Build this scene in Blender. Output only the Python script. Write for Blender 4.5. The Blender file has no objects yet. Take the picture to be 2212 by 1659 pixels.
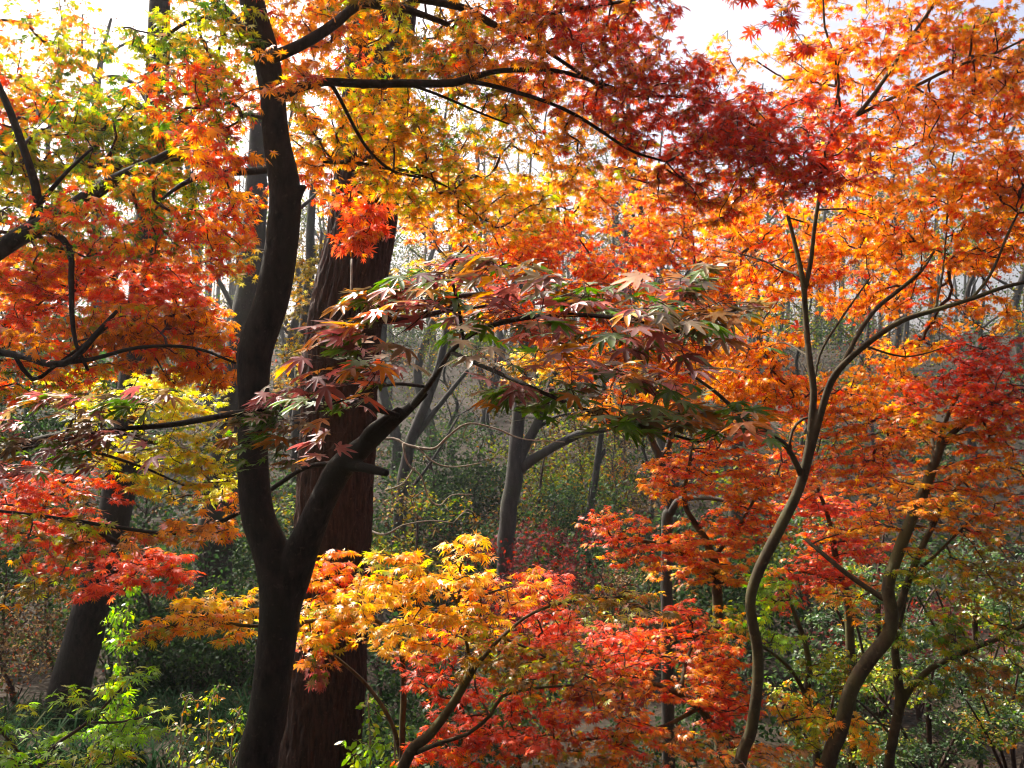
import bpy, math, random
import numpy as np
from mathutils import Vector

# ------------------------------------------------------------------ camera, sky, sun, exposure
SC = bpy.context.scene
COL = SC.collection
rng = np.random.default_rng(7)
random.seed(7)
W_, H_, F = 2212.0, 1659.0, 1916.0          # measuring grid of the photograph (60 degree lens)
CZ = 1.6                                     # eye height
SUN_AZ, SUN_EL = -45.0, 46.0                 # degrees left of the view axis, height
EXPOSURE = 1.12
SUN_STRENGTH, SKY_STRENGTH = 5.0, 0.15
HAZE_DENSITY = 0.0008
COV = 4.4
LS = 0.66

cam_d = bpy.data.cameras.new("camera")
cam_d.sensor_fit = 'HORIZONTAL'
cam_d.angle = math.radians(60.0)
cam_d.clip_start, cam_d.clip_end = 0.05, 2000
cam = bpy.data.objects.new("camera", cam_d)
COL.objects.link(cam)
cam.location = (0, 0, CZ)
cam.rotation_euler = (math.radians(90), 0, 0)
SC.camera = cam
cam_d.dof.use_dof = True
cam_d.dof.focus_distance = 3.3
cam_d.dof.aperture_fstop = 8.0

world = bpy.data.worlds.new("World")
SC.world = world
world.use_nodes = True
wn = world.node_tree.nodes
sky = wn.new('ShaderNodeTexSky')
sky.sky_type = 'NISHITA'
sky.sun_disc = False
sky.sun_elevation = math.radians(SUN_EL)
sky.sun_rotation = math.radians(SUN_AZ)
sky.air_density, sky.dust_density, sky.ozone_density = 0.6, 9.0, 1.0
bg = wn['Background']
bg.inputs[1].default_value = SKY_STRENGTH
world.node_tree.links.new(sky.outputs[0], bg.inputs[0])

sun_d = bpy.data.lights.new("sun", 'SUN')
sun_d.energy = SUN_STRENGTH
sun_d.angle = math.radians(0.5)
sun_d.color = (1.0, 0.93, 0.82)
sun = bpy.data.objects.new("sun", sun_d)
COL.objects.link(sun)
az, el = math.radians(SUN_AZ), math.radians(SUN_EL)
sdir = Vector((math.sin(az)*math.cos(el), math.cos(az)*math.cos(el), math.sin(el)))
sun.rotation_euler = sdir.to_track_quat('Z', 'Y').to_euler()
sun.location = sdir*30

SC.view_settings.view_transform = 'Standard'
SC.view_settings.look = 'None'
SC.view_settings.exposure = EXPOSURE
SC.view_settings.gamma = 1
cy = SC.cycles
cy.max_bounces = 6
cy.diffuse_bounces = 3
cy.glossy_bounces = 2
cy.transmission_bounces = 4
cy.volume_bounces = 0
cy.transparent_max_bounces = 8
cy.sample_clamp_indirect = 6
cy.use_denoising = True
cy.filter_width = 1.05


# ------------------------------------------------------------------ helpers
def P(px, py, d):
    return np.array([(px-1106.0)/F*d, d, CZ+(829.5-py)/F*d])


def smooth(a, b, x):
    t = np.clip((np.asarray(x, float)-a)/(b-a), 0, 1)
    return t*t*(3-2*t)


def ground_z(x, y):
    x = np.asarray(x, float); y = np.asarray(y, float)
    z = -2.3*smooth(2.2, 9.0, y) + 1.8*smooth(14, 32, y) + 4.6*smooth(24, 62, y) + 3.0*smooth(75, 160, y)
    z = z + 0.75*smooth(-0.8, -2.6, x)*smooth(4.5, 8, y)*(1-smooth(11, 20, y))
    z = z + 0.9*smooth(-3, -12, x)*smooth(8, 20, y) + 0.6*smooth(4, 14, x)*smooth(10, 22, y)
    z = z + 13.0*smooth(-1.2, -12, y)  # unseen hill behind the camera, added to block low sky light
    z = z + 0.12*np.sin(x*.9+1.3)*np.cos(y*.7) + 0.05*np.sin(x*2.3+y*1.7) + 0.35*np.sin(x*.17+2)*smooth(12, 30, y)
    return z


def new_mesh(name, verts, faces, col=None, smooth_shade=False):
    """faces: (M,k) int array, all of one size; col: (N,3) linear colours per vertex"""
    verts = np.ascontiguousarray(verts, dtype=np.float32)
    faces = np.ascontiguousarray(faces, dtype=np.int32)
    me = bpy.data.meshes.new(name)
    n, (m, k) = len(verts), faces.shape
    me.vertices.add(n)
    me.vertices.foreach_set('co', verts.ravel())
    me.loops.add(m*k)
    me.loops.foreach_set('vertex_index', faces.ravel())
    me.polygons.add(m)
    me.polygons.foreach_set('loop_start', np.arange(0, m*k, k, dtype=np.int32))
    if smooth_shade:
        me.polygons.foreach_set('use_smooth', np.ones(m, dtype=bool))
    me.update(calc_edges=True)
    if col is not None:
        a = me.color_attributes.new('leaf_colour', 'FLOAT_COLOR', 'POINT')
        c4 = np.ones((n, 4), dtype=np.float32)
        c4[:, :3] = col
        a.data.foreach_set('color', c4.ravel())
    return me


def link(name, me, mat, parent=None, origin=None, label=None):
    o = bpy.data.objects.new(name, me)
    COL.objects.link(o)
    if mat is not None and len(me.materials) == 0:
        me.materials.append(mat)
    if parent is not None:
        o.parent = parent
    if label:
        o['label'] = label
    return o


def tag(o, label, cat, group=None, kind=None):
    o['label'] = label
    if cat:
        o['category'] = cat
    if group:
        o['group'] = group
    if kind:
        o['kind'] = kind
    return o


def empty(name, loc, label, cat, group=None):
    o = bpy.data.objects.new(name, None)
    COL.objects.link(o)
    o.location = loc
    o.empty_display_size = .2
    return tag(o, label, cat, group)


def catmull(pts, step):
    """pts (N,4): x y z r -> resampled smooth path"""
    pts = np.asarray(pts, float)
    if len(pts) == 2:
        q = pts
    q = np.vstack([2*pts[0]-pts[1], pts, 2*pts[-1]-pts[-2]])
    out = []
    for i in range(1, len(q)-2):
        p0, p1, p2, p3 = q[i-1], q[i], q[i+1], q[i+2]
        L = np.linalg.norm(p2[:3]-p1[:3])
        n = max(2, int(L/step))
        t = (np.arange(n)/n)[:, None]
        out.append(.5*((2*p1)+(-p0+p2)*t+(2*p0-5*p1+4*p2-p3)*t**2+(-p0+3*p1-3*p2+p3)*t**3))
    out.append(pts[-1:])
    r = np.vstack(out)
    r[:, 3] = np.maximum(r[:, 3], .0012)
    return r


def tube(path, sides, wob=0.0, seed=0, rad_fn=None):
    """closed tube along path (N,4) -> verts, quads (cap faces are degenerate-free fans as quads)"""
    p, r = path[:, :3], path[:, 3]
    n = len(p)
    t = np.gradient(p, axis=0)
    t /= np.linalg.norm(t, axis=1)[:, None]+1e-9
    ref = np.array([1., 0, 0]) if abs(t[0][0]) < .8 else np.array([0, 1., 0])
    u = ref-t[0]*ref.dot(t[0]); u /= np.linalg.norm(u)
    U = [u]
    for i in range(1, n):
        u = u-t[i]*u.dot(t[i]); u /= np.linalg.norm(u)+1e-9
        U.append(u)
    U = np.array(U); V = np.cross(t, U)
    a = np.arange(sides)*2*math.pi/sides
    rr = r[:, None]*np.ones((1, sides))
    s = np.concatenate([[0], np.cumsum(np.linalg.norm(np.diff(p, axis=0), axis=1))])
    if wob:
        g = np.random.default_rng(seed)
        for _ in range(5):
            k = g.integers(1, 4); w = g.uniform(3, 14); ph = g.uniform(0, 6.28)
            rr = rr*(1+wob*g.uniform(.3, 1)*np.sin(k*a[None, :]+w*s[:, None]+ph))
    if rad_fn is not None:
        rr = rr+rad_fn(a[None, :], s[:, None])
    v = p[:, None, :]+rr[:, :, None]*(np.cos(a)[None, :, None]*U[:, None, :]+np.sin(a)[None, :, None]*V[:, None, :])
    v = v.reshape(-1, 3)
    i = np.arange(n-1)[:, None]*sides; j = np.arange(sides)[None, :]; j2 = (j+1) % sides
    q = np.stack([i+j, i+j2, i+sides+j2, i+sides+j], -1).reshape(-1, 4)
    # caps: extra centre ring collapsed to a small ring
    c0 = np.arange(sides); c1 = (n-1)*sides+np.arange(sides)
    base = len(v)
    v = np.vstack([v, p[0][None], (p[-1]+t[-1]*r[-1]*.5)[None]])
    h = sides//2
    caps = []
    for k in range(0, sides, 2):
        caps.append([base, c0[(k+2) % sides], c0[(k+1) % sides], c0[k]])
        caps.append([base+1, c1[k], c1[(k+1) % sides], c1[(k+2) % sides]])
    return v, np.vstack([q, np.array(caps)])


class Geo:
    def __init__(s):
        s.v, s.f, s.n = [], [], 0

    def add(s, v, f):
        s.v.append(v); s.f.append(f+s.n); s.n += len(v)

    def mesh(s, name, sm=True):
        return new_mesh(name, np.vstack(s.v), np.vstack(s.f), smooth_shade=sm)


def fuse(o, voxel, it=6):
    m = o.modifiers.new('fuse', 'REMESH'); m.mode = 'VOXEL'; m.voxel_size = voxel; m.use_smooth_shade = True
    m2 = o.modifiers.new('relax', 'SMOOTH'); m2.iterations = it; m2.factor = .5


# ------------------------------------------------------------------ materials
def mat_new(name):
    m = bpy.data.materials.new(name)
    m.use_nodes = True
    nt = m.node_tree
    nt.nodes.clear()
    out = nt.nodes.new('ShaderNodeOutputMaterial')
    return m, nt, out


def N(nt, typ, **kw):
    n = nt.nodes.new(typ)
    for k, v in kw.items():
        if k.startswith('_'):
            setattr(n, k[1:], v)
        else:
            n.inputs[k.replace('__', ' ')].default_value = v
    return n


def bark(name, c1, c2, scale, stretch, bump, moss=None, rough=.85, dist=.01, spec=.25):
    m, nt, out = mat_new(name)
    L = nt.links.new
    tc = N(nt, 'ShaderNodeTexCoord')
    mp = N(nt, 'ShaderNodeMapping'); mp.inputs['Scale'].default_value = (scale, scale, scale*stretch)
    L(tc.outputs['Object'], mp.inputs[0])
    n1 = N(nt, 'ShaderNodeTexNoise', Scale=1.0, Detail=6.0, Roughness=.65); L(mp.outputs[0], n1.inputs['Vector'])
    cr = N(nt, 'ShaderNodeValToRGB')
    cr.color_ramp.elements[0].position, cr.color_ramp.elements[1].position = .32, .68
    cr.color_ramp.elements[0].color = (*c1, 1); cr.color_ramp.elements[1].color = (*c2, 1)
    L(n1.outputs[0], cr.inputs[0])
    colour = cr.outputs[0]
    n2 = N(nt, 'ShaderNodeTexNoise', Scale=3.5, Detail=4.0); L(tc.outputs['Object'], n2.inputs['Vector'])
    if moss:
        c2r = N(nt, 'ShaderNodeValToRGB')
        c2r.color_ramp.elements[0].position, c2r.color_ramp.elements[1].position = .48, .66
        L(n2.outputs[0], c2r.inputs[0])
        mx = N(nt, 'ShaderNodeMixRGB'); mx.inputs[2].default_value = (*moss, 1)
        L(c2r.outputs[0], mx.inputs[0]); L(colour, mx.inputs[1]); colour = mx.outputs[0]
    n3 = N(nt, 'ShaderNodeTexNoise', Scale=42.0, Detail=3.0); L(tc.outputs['Object'], n3.inputs['Vector'])
    c3r = N(nt, 'ShaderNodeValToRGB')
    c3r.color_ramp.elements[0].position, c3r.color_ramp.elements[1].position = .62, .72
    L(n3.outputs[0], c3r.inputs[0])
    m3f = N(nt, 'ShaderNodeMath', _operation='MULTIPLY'); m3f.inputs[1].default_value = .55; L(c3r.outputs[0], m3f.inputs[0])
    m3 = N(nt, 'ShaderNodeMixRGB'); m3.inputs[2].default_value = tuple(min(1, 1.9*x) for x in c2)+(1,)
    L(m3f.outputs[0], m3.inputs[0]); L(colour, m3.inputs[1]); colour = m3.outputs[0]
    bs = N(nt, 'ShaderNodeBsdfPrincipled', Roughness=rough)
    bs.inputs['Specular IOR Level'].default_value = spec
    L(colour, bs.inputs['Base Color'])
    bp = N(nt, 'ShaderNodeBump', Strength=bump, Distance=dist); L(n1.outputs[0], bp.inputs['Height'])
    L(bp.outputs[0], bs.inputs['Normal'])
    L(bs.outputs[0], out.inputs[0])
    return m


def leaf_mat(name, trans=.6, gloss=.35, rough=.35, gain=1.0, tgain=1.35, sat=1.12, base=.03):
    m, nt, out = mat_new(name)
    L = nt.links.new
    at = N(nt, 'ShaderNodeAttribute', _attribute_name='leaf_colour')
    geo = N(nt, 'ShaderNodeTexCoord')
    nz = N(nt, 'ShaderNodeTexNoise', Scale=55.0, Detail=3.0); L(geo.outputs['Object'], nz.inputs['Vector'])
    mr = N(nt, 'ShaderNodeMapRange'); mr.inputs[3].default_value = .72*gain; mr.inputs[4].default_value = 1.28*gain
    L(nz.outputs[0], mr.inputs[0])
    h1 = N(nt, 'ShaderNodeHueSaturation'); L(at.outputs['Color'], h1.inputs['Color']); L(mr.outputs[0], h1.inputs['Value'])
    h2 = N(nt, 'ShaderNodeHueSaturation', Saturation=sat, Value=tgain); L(h1.outputs[0], h2.inputs['Color'])
    df = N(nt, 'ShaderNodeBsdfDiffuse'); L(h1.outputs[0], df.inputs[0])
    tr = N(nt, 'ShaderNodeBsdfTranslucent'); L(h2.outputs[0], tr.inputs[0])
    mx = N(nt, 'ShaderNodeMixShader', Fac=trans); L(df.outputs[0], mx.inputs[1]); L(tr.outputs[0], mx.inputs[2])
    gl = N(nt, 'ShaderNodeBsdfGlossy', Roughness=rough)
    lw = N(nt, 'ShaderNodeLayerWeight', Blend=.5)
    pw = N(nt, 'ShaderNodeMath', _operation='POWER'); pw.inputs[1].default_value = 3.0; L(lw.outputs['Facing'], pw.inputs[0])
    ma = N(nt, 'ShaderNodeMath', _operation='MULTIPLY_ADD'); ma.inputs[1].default_value = gloss; ma.inputs[2].default_value = base
    L(pw.outputs[0], ma.inputs[0])
    m2 = N(nt, 'ShaderNodeMixShader'); L(ma.outputs[0], m2.inputs[0]); L(mx.outputs[0], m2.inputs[1]); L(gl.outputs[0], m2.inputs[2])
    L(m2.outputs[0], out.inputs[0])
    return m


M_BARK_DARK = bark('dark_maple_bark', (.005, .004, .003), (.036, .028, .021), 34, .4, 1.0, moss=(.022, .021, .013), dist=.012)
M_BARK_BIG = bark('furrowed_red_bark', (.008, .0045, .0035), (.062, .031, .023), 44, .2, 1.0, dist=.015)
M_BARK_OLIVE = bark('olive_maple_bark', (.022, .017, .009), (.085, .068, .036), 24, .5, .5, moss=(.085, .085, .030), dist=.005)
M_BARK_GREY = bark('grey_bark', (.026, .024, .021), (.066, .058, .050), 12, .3, .6, moss=(.042, .046, .028), dist=.02)
M_BARK_PALE = bark('pale_bark', (.09, .08, .07), (.21, .19, .165), 14, .4, .4, dist=.01)
M_TWIG = bark('twig_bark', (.035, .020, .016), (.075, .045, .034), 30, 1, .2)
M_TWIG_PALE = bark('pale_twig_bark', (.16, .13, .10), (.30, .26, .20), 30, 1, .2)
M_LEAF = leaf_mat('maple_leaf', gloss=.24, rough=.33, tgain=1.45, base=.022)
M_LEAF_NEAR = leaf_mat('glossy_maple_leaf', trans=.5, gloss=.38, rough=.42, tgain=1.45, base=.025)
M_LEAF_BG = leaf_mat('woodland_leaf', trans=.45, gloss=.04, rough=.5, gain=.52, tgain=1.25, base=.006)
M_LEAF_EVER = leaf_mat('evergreen_leaf', trans=.25, gloss=.4, rough=.38, tgain=1.0)

C = dict(O=(.80, .33, .03), Y=(.80, .50, .045), YG=(.42, .48, .028), G=(.11, .23, .022), R=(.68, .085, .030),
         PK=(.82, .20, .11), CR=(.52, .045, .022), RU=(.50, .19, .02), DG=(.035, .075, .022), LG=(.26, .48, .03),
         P=(.33, .10, .09), BZ=(.24, .17, .08), OL=(.25, .17, .018), TN=(.52, .34, .16), EV=(.050, .105, .035),
         EL=(.11, .18, .04), MG=(.20, .045, .045), BR=(.16, .075, .03), PY=(.66, .52, .12), DR=(.24, .03, .016), LL=(.62, .62, .05))
PAL = {
    'mix': 'O .33 YG .24 R .15 G .18 Y .1', 'mixd': 'RU .25 YG .25 O .25 G .2 R .05', 'yg': 'YG .5 Y .1 G .26 O .14',
    'ygd': 'OL .32 YG .2 O .22 G .14 RU .12', 'yo': 'Y .22 O .52 YG .26', 'o': 'O .6 RU .18 R .14 Y .08', 'or': 'O .54 R .24 RU .1 Y .12',
    'ro': 'RU .42 O .40 R .10 YG .08', 'r': 'R .72 O .18 PK .1', 'cr': 'CR .6 R .28 RU .12', 'crro': 'CR .28 RU .30 R .24 O .18',
    'pk': 'PK .45 R .35 O .2', 'ogr': 'O .4 R .3 YG .15 G .15', 'y': 'Y .78 O .17 YG .05', 'lit': 'LL .75 Y .22 G .03',  # lit: lime leaf colour brightened to stand for sunlit glow
    'pur': 'P .38 G .26 BZ .12 RU .1 PK .06 O .08', 'bz': 'BZ .4 P .33 G .2 RU .07', 'gb': 'G .55 BZ .3 RU .15', 'ol': 'OL .5 RU .3 YG .2',
    'tan': 'O .4 TN .35 R .1 YG .15', 'rp': 'R .4 PK .5 O .1', 'gy': 'G .42 YG .3 OL .2 O .08', 'lime': 'LG .7 YG .2 G .1',
    'ev': 'EV .6 EL .4', 'mg': 'MG .7 CR .3', 'dryp': 'TN .35 BR .35 PK .06 EL .24', 'auty': 'PY .4 Y .25 OL .2 O .15',
    'autg': 'EL .4 YG .3 OL .3', 'autb': 'BR .5 OL .25 TN .25', 'dg': 'DG .6 EV .25 EL .15', 'dr': 'RU .45 DR .35 O .2', 'ory': 'O .55 Y .33 R .12',
    'redo': 'R .5 O .45 Y .05'}
PALP = {}
for k_, s_ in PAL.items():
    t_ = s_.split()
    w_ = np.array([float(x) for x in t_[1::2]])
    PALP[k_] = (np.array([C[x] for x in t_[0::2]]), w_/w_.sum())


# ------------------------------------------------------------------ leaves
def maple_template(level):
    if level == 3:      # close up: lance-shaped lobes
        A = [-118, -80, -40, 0, 40, 80, 118]; Ls = [.42, .74, .95, 1.0, .95, .74, .42]
        rim = []
        for i, (a, l) in enumerate(zip(A, Ls)):
            for da, f in ((-14, .46), (-11.5, .62), (-5.5, .83), (0, 1.0), (5.5, .83), (11.5, .62), (14, .46)):
                rim.append((a+da, l*f))
            if i < 6:
                rim.append(((a+A[i+1])/2, .39))
        rim = [(-165, .12)]+rim+[(165, .12)]
    elif level == 2:
        A = [-112, -74, -37, 0, 37, 74, 112]; Ls = [.45, .78, .96, 1.0, .96, .78, .45]
        rim = [(-160, .12)]
        for i, (a, l) in enumerate(zip(A, Ls)):
            rim += [(a-9, l*.58), (a, l), (a+9, l*.58)]
            if i < 6:
                rim.append(((a+A[i+1])/2, .28))
        rim.append((160, .12))
    else:
        A = [-100, -50, 0, 50, 100]; Ls = [.62, .92, 1.0, .92, .62]
        rim = [(-160, .15)]
        for i, (a, l) in enumerate(zip(A, Ls)):
            rim.append((a, l))
            if i < 4:
                rim.append(((a+A[i+1])/2, .30))
        rim.append((160, .15))
    v = [(0, 0, 0)]
    for a, l in rim:
        t = math.radians(a)
        fold = .10*abs(math.sin(math.radians(a*4.5)))
        v.append((l*math.sin(t), l*math.cos(t), -.38*l*l+fold*l*.5))
    n = len(rim)
    f = [(0, i+1, i) for i in range(1, n)]
    return np.array(v), np.array(f)


def blade_template():   # simple ovate leaf folded at its midrib
    v = np.array([(0, 0, 0), (.28, .35, .06), (.2, .75, .02), (0, 1, -.08), (-.2, .75, .02), (-.28, .35, .06), (0, .45, 0)])
    f = np.array([(6, 0, 1), (6, 1, 2), (6, 2, 3), (6, 3, 4), (6, 4, 5), (6, 5, 0)])
    return v, f


def diamond_template():
    v = np.array([(0, 0, 0), (.33, .45, .08), (0, 1, -.05), (-.33, .45, .08)])
    return v, np.array([(0, 1, 2), (0, 2, 3)])


TPL = {3: maple_template(3), 2: maple_template(2), 1: maple_template(1), 'blade': blade_template(), 'dia': diamond_template()}


def leaf_geo(tpl, pos, direc, pitch, roll, size, col, curl, rg):
    """pos (N,3), direc azimuth (N), angles rad -> verts, tris, colours"""
    tv, tf = TPL[tpl]
    n, k = len(pos), len(tv)
    cp, sp = np.cos(pitch), np.sin(pitch)
    f = np.stack([np.cos(direc)*cp, np.sin(direc)*cp, sp], 1)
    s = np.stack([np.sin(direc), -np.cos(direc), np.zeros(n)], 1)
    u = np.cross(s, f)
    cr_, sr = np.cos(roll)[:, None], np.sin(roll)[:, None]
    s2 = s*cr_+u*sr
    u2 = -s*sr+u*cr_
    asp = rg.uniform(.85, 1.12, n)
    x = tv[None, :, 0]*(size*asp)[:, None]; y = tv[None, :, 1]*size[:, None]; z = tv[None, :, 2]*(size*curl)[:, None]
    v = pos[:, None, :]+x[..., None]*s2[:, None, :]+y[..., None]*f[:, None, :]+z[..., None]*u2[:, None, :]
    fc = (tf[None]+(np.arange(n)*k)[:, None, None]).reshape(-1, 3)
    edge = np.linalg.norm(tv, axis=1)
    vc = col[:, None, :]*(1.08-.16*edge)[None, :, None]
    return v.reshape(-1, 3), fc, vc.reshape(-1, 3)


def gap_noise(p, wl, ph):
    g = np.random.default_rng(ph)
    o = np.zeros(len(p))
    for i in range(10):
        k = g.normal(size=3); k /= np.linalg.norm(k)
        o += np.sin(p.dot(k)*2*math.pi/(wl*g.uniform(.5, 1.3))+g.uniform(0, 6.28))
    return o/math.sqrt(5.0)


def grow(seeds, pts, bf=.25):
    """balanced spanning tree: joins pts to the seeds; returns parent index (seed = -1-i) and order"""
    n = len(pts)
    best = np.full(n, 1e9); par = np.zeros(n, int); pl = np.zeros(n)
    for s0 in range(0, len(seeds), 400):
        d = np.linalg.norm(pts[:, None, :]-seeds[None, s0:s0+400, :], axis=2)
        j = d.argmin(1); dd = d[np.arange(n), j]
        w = dd < best
        best[w] = dd[w]; par[w] = -1-(j[w]+s0)
    bestd = best.copy()
    done = np.zeros(n, bool); order = []
    for _ in range(n):
        i = int(np.where(done, 1e9, best).argmin())
        done[i] = True; order.append(i); pl[i] = bestd[i]+(pl[par[i]] if par[i] >= 0 else 0)
        d = np.linalg.norm(pts-pts[i], axis=1)
        c = d+bf*pl[i]
        w = (~done) & (c < best)
        best[w] = c[w]; par[w] = i; bestd[w] = d[w]
    return par, order


def edge_tubes(A, B, ra, rb, sides=4):
    n = len(A)
    t = B-A; t = t/(np.linalg.norm(t, axis=1)[:, None]+1e-9)
    ref = np.where(np.abs(t[:, 2:3]) < .9, np.array([[0, 0, 1.]]), np.array([[1., 0, 0]]))
    u = np.cross(t, ref); u /= np.linalg.norm(u, axis=1)[:, None]+1e-9
    w = np.cross(t, u)
    a = np.arange(sides)*2*math.pi/sides
    ring = np.cos(a)[None, :, None]*u[:, None, :]+np.sin(a)[None, :, None]*w[:, None, :]
    v = np.concatenate([A[:, None, :]+ring*ra[:, None, None], B[:, None, :]+ring*rb[:, None, None]], 1).reshape(-1, 3)
    j = np.arange(sides); j2 = (j+1) % sides
    q = np.stack([j, j2, sides+j2, sides+j], 1)
    f = (q[None]+(np.arange(n)*2*sides)[:, None, None]).reshape(-1, 4)
    return v, f


class Tree:
    """one tree or plant: an Empty at its foot with trunk, branches, crown (> twigs)"""

    def __init__(s, name, label, base, cat='tree', group=None, bark_mat=None, twig_mat=None, leaf=None, seed=1):
        s.name = name
        s.root = empty(name, tuple(base), label, cat, group)
        s.o = np.array(base, float)
        s.trunk = Geo(); s.seeds = []; s.sr = []; s.pads = []
        s.bark = bark_mat; s.twm = twig_mat or M_TWIG; s.leafm = leaf or M_LEAF
        s.rg = np.random.default_rng(seed); s.seed = seed
        s.rs = 1.0

    def path(s, pts, step=.05):
        a = []
        for p in pts:
            q = P(p[0], p[1], p[2])
            a.append([*q, p[3]*p[2]/F*s.rs])
        return catmull(np.array(a), step)

    def reg(s, path, every=2):
        s.seeds.append(path[::every, :3]); s.sr.append(path[::every, 3])

    def stem(s, pts, sides=14, wob=.02, step=.05, seed=True, rad_fn=None):
        pa = s.path(pts, step)
        if seed:
            s.reg(pa)
        v, f = tube(pa, sides, wob, s.seed+len(s.seeds), rad_fn)
        s.trunk.add(v-s.o, f)
        return pa

    def branch(s, pts, sides=8, wob=.03, step=.05, name='branch', label=None, mat=None, seed=True):
        pa = s.path(pts, step)
        k = len(pa)
        jit = np.cumsum(s.rg.normal(0, .25, (k, 3)), axis=0)
        w = np.sin(np.linspace(0, math.pi, k))[:, None]
        pa[:, :3] += (jit-jit.mean(0))*w*pa[:, 3:4]*.25
        if seed:
            s.reg(pa)
        v, f = tube(pa, sides, wob, s.seed*3+len(s.seeds))
        me = new_mesh(name, v-s.o, f, smooth_shade=True)
        return link(name, me, mat or s.bark, s.root, label=label)

    def pad(s, px, py, d, rx, ry, rd, cov, lpx, pal, gap=-.55, lay=0., pitch=(-32, 24), tpl=2, lpn=6, tilt=0., aim=None):
        s.pads.append((px, py, d, rx, ry, rd, cov, lpx, pal, gap, lay, pitch, tpl, lpn, tilt, aim))

    def build_trunk(s, voxel=None, it=6):
        if s.trunk.n:
            o = link('trunk', s.trunk.mesh('trunk'), s.bark, s.root)
            if voxel:
                fuse(o, voxel, it)

    def finish(s, voxel=None, it=6, split=None, twig_max=.010, petiole=False, crown_label=None, bf=.25, twig_scale=1.0):
        s.build_trunk(voxel, it)
        if not s.pads:
            return
        rg = s.rg
        nodes, meta = [], []
        for k, (px, py, d, rx, ry, rd, cov, lpx, pal, gap, lay, pitch, tpl, lpn, tilt, aim) in enumerate(s.pads):
            area = math.pi*rx*ry
            lpx = lpx*(1 if tpl == 3 else LS)
            world_ctr = px if isinstance(px, tuple) else None
            if world_ctr:
                d = py
            nl = COV*(1-math.exp(-.85*cov))*area/(.30*lpx*lpx*.5)
            lpn = lpn*(1 if tpl == 3 or lpn < 3 else 1.5)
            nn = max(3, int(nl/lpn))
            q = rg.normal(size=(nn*3, 3)); q /= np.linalg.norm(q, axis=1)[:, None]
            q *= rg.uniform(0, 1, (len(q), 1))**(1/2.6)
            ctr = np.array(world_ctr) if world_ctr else P(px, py, d)
            p = np.stack([q[:, 0]*rx*d/F, q[:, 1]*rd, q[:, 2]*ry*d/F], 1)
            if tilt:
                p[:, 2] += p[:, 0]*tilt
            if lay:
                h = lay*d/F
                zz = p[:, 2]+.25*(p[:, 1])+h*.5*np.sin(p[:, 0]*3.1/(rx*d/F)+k)
                sn = np.round(zz/h)*h
                p[:, 2] += (sn-zz)*.8
            p += ctr
            g = gap_noise(p, 190*d/F, 100+s.seed) + .5*gap_noise(p, 80*d/F, 200+s.seed)
            keep = np.where(g > gap)[0][:nn]
            p = p[keep]
            nodes.append(p); meta += [k]*len(p)
        nodes = np.vstack(nodes); meta = np.array(meta)
        seeds = np.vstack(s.seeds); sr = np.concatenate(s.sr)
        par, order = grow(seeds, nodes, bf)
        cnt = np.ones(len(nodes))
        for i in reversed(order):
            if par[i] >= 0:
                cnt[par[i]] += cnt[i]
        # --- twigs with a bend in each span
        A = np.where((par >= 0)[:, None], nodes[np.maximum(par, 0)], seeds[np.where(par < 0, -1-par, 0)])
        B = nodes
        Ln = np.linalg.norm(B-A, axis=1)
        mid = (A+B)/2+rg.normal(0, .07, (len(B), 3))*Ln[:, None]
        dpt = np.array([s.pads[m][1] if isinstance(s.pads[m][0], tuple) else s.pads[m][2] for m in meta])
        rb = np.minimum(.0011*cnt**.45*(dpt/4.5)**.5*twig_scale, twig_max)
        lim = np.where(par < 0, sr[np.where(par < 0, -1-par, 0)], 1)
        rb = np.minimum(rb, lim*.8)
        ra = np.minimum(rb*1.15, np.where(par >= 0, np.minimum(.0011*cnt[np.maximum(par, 0)]**.45*(dpt/4.5)**.5*twig_scale, twig_max), lim*.8))
        ra = np.maximum(ra, rb)
        # --- leaves
        groups = {}
        pet = []
        for k in np.unique(meta):
            (px, py, d, rx, ry, rd, cov, lpx, pal, gap, lay, pitch, tpl, lpn, tilt, aim) = s.pads[k]
            if isinstance(px, tuple):
                d = py
            idx = np.where(meta == k)[0]
            c = rg.poisson(lpn*(1 if tpl == 3 or lpn < 3 else 1.5), len(idx))
            ow = np.repeat(idx, c)
            n = len(ow)
            if n == 0:
                continue
            span = lpx*d/F*(1 if tpl == 3 else LS)
            # spread along the twig span that leads to the node, plus a fan around it
            t = rg.uniform(.25, 1.08, n)[:, None]
            along = A[ow]*(1-t)+B[ow]*t
            long_ = np.linalg.norm(along-B[ow], axis=1) > span*2.2
            along[long_] = B[ow][long_]
            ang = rg.uniform(0, 2*math.pi, n)
            tw = np.arctan2(B[ow][:, 1]-A[ow][:, 1], B[ow][:, 0]-A[ow][:, 0])
            ang = np.where(rg.random(n) < .6, tw+rg.normal(0, .9, n), ang)
            if aim is not None:
                ang = np.where(rg.random(n) < .8, math.radians(aim)+rg.normal(0, .55, n), ang)
            r = span*rg.uniform(.15, .75, n)
            off = np.stack([np.cos(ang)*r, np.sin(ang)*r, -np.abs(rg.normal(0, .18, n))*span+.05*span], 1)
            pos = along+off
            pit = np.radians(rg.normal(pitch[0], pitch[1], n))
            rol = np.radians(rg.normal(0, pitch[1]*1.1, n))
            size = span/1.72*rg.uniform(.55, 1.2, n)
            cols, w = PALP[pal]
            nc = rg.choice(len(cols), len(nodes), p=w)
            ci = np.where(rg.random(n) < .6, nc[ow], rg.choice(len(cols), n, p=w))
            col = np.minimum(cols[ci]*rg.uniform(.6, 1.22, (n, 1))*rg.uniform(.9, 1.1, (n, 3)), .92)
            curl = rg.uniform(-.15, 1.1, n)
            g = groups.setdefault(split(pal) if split else 'crown', ([], [], [], [0]))
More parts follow.
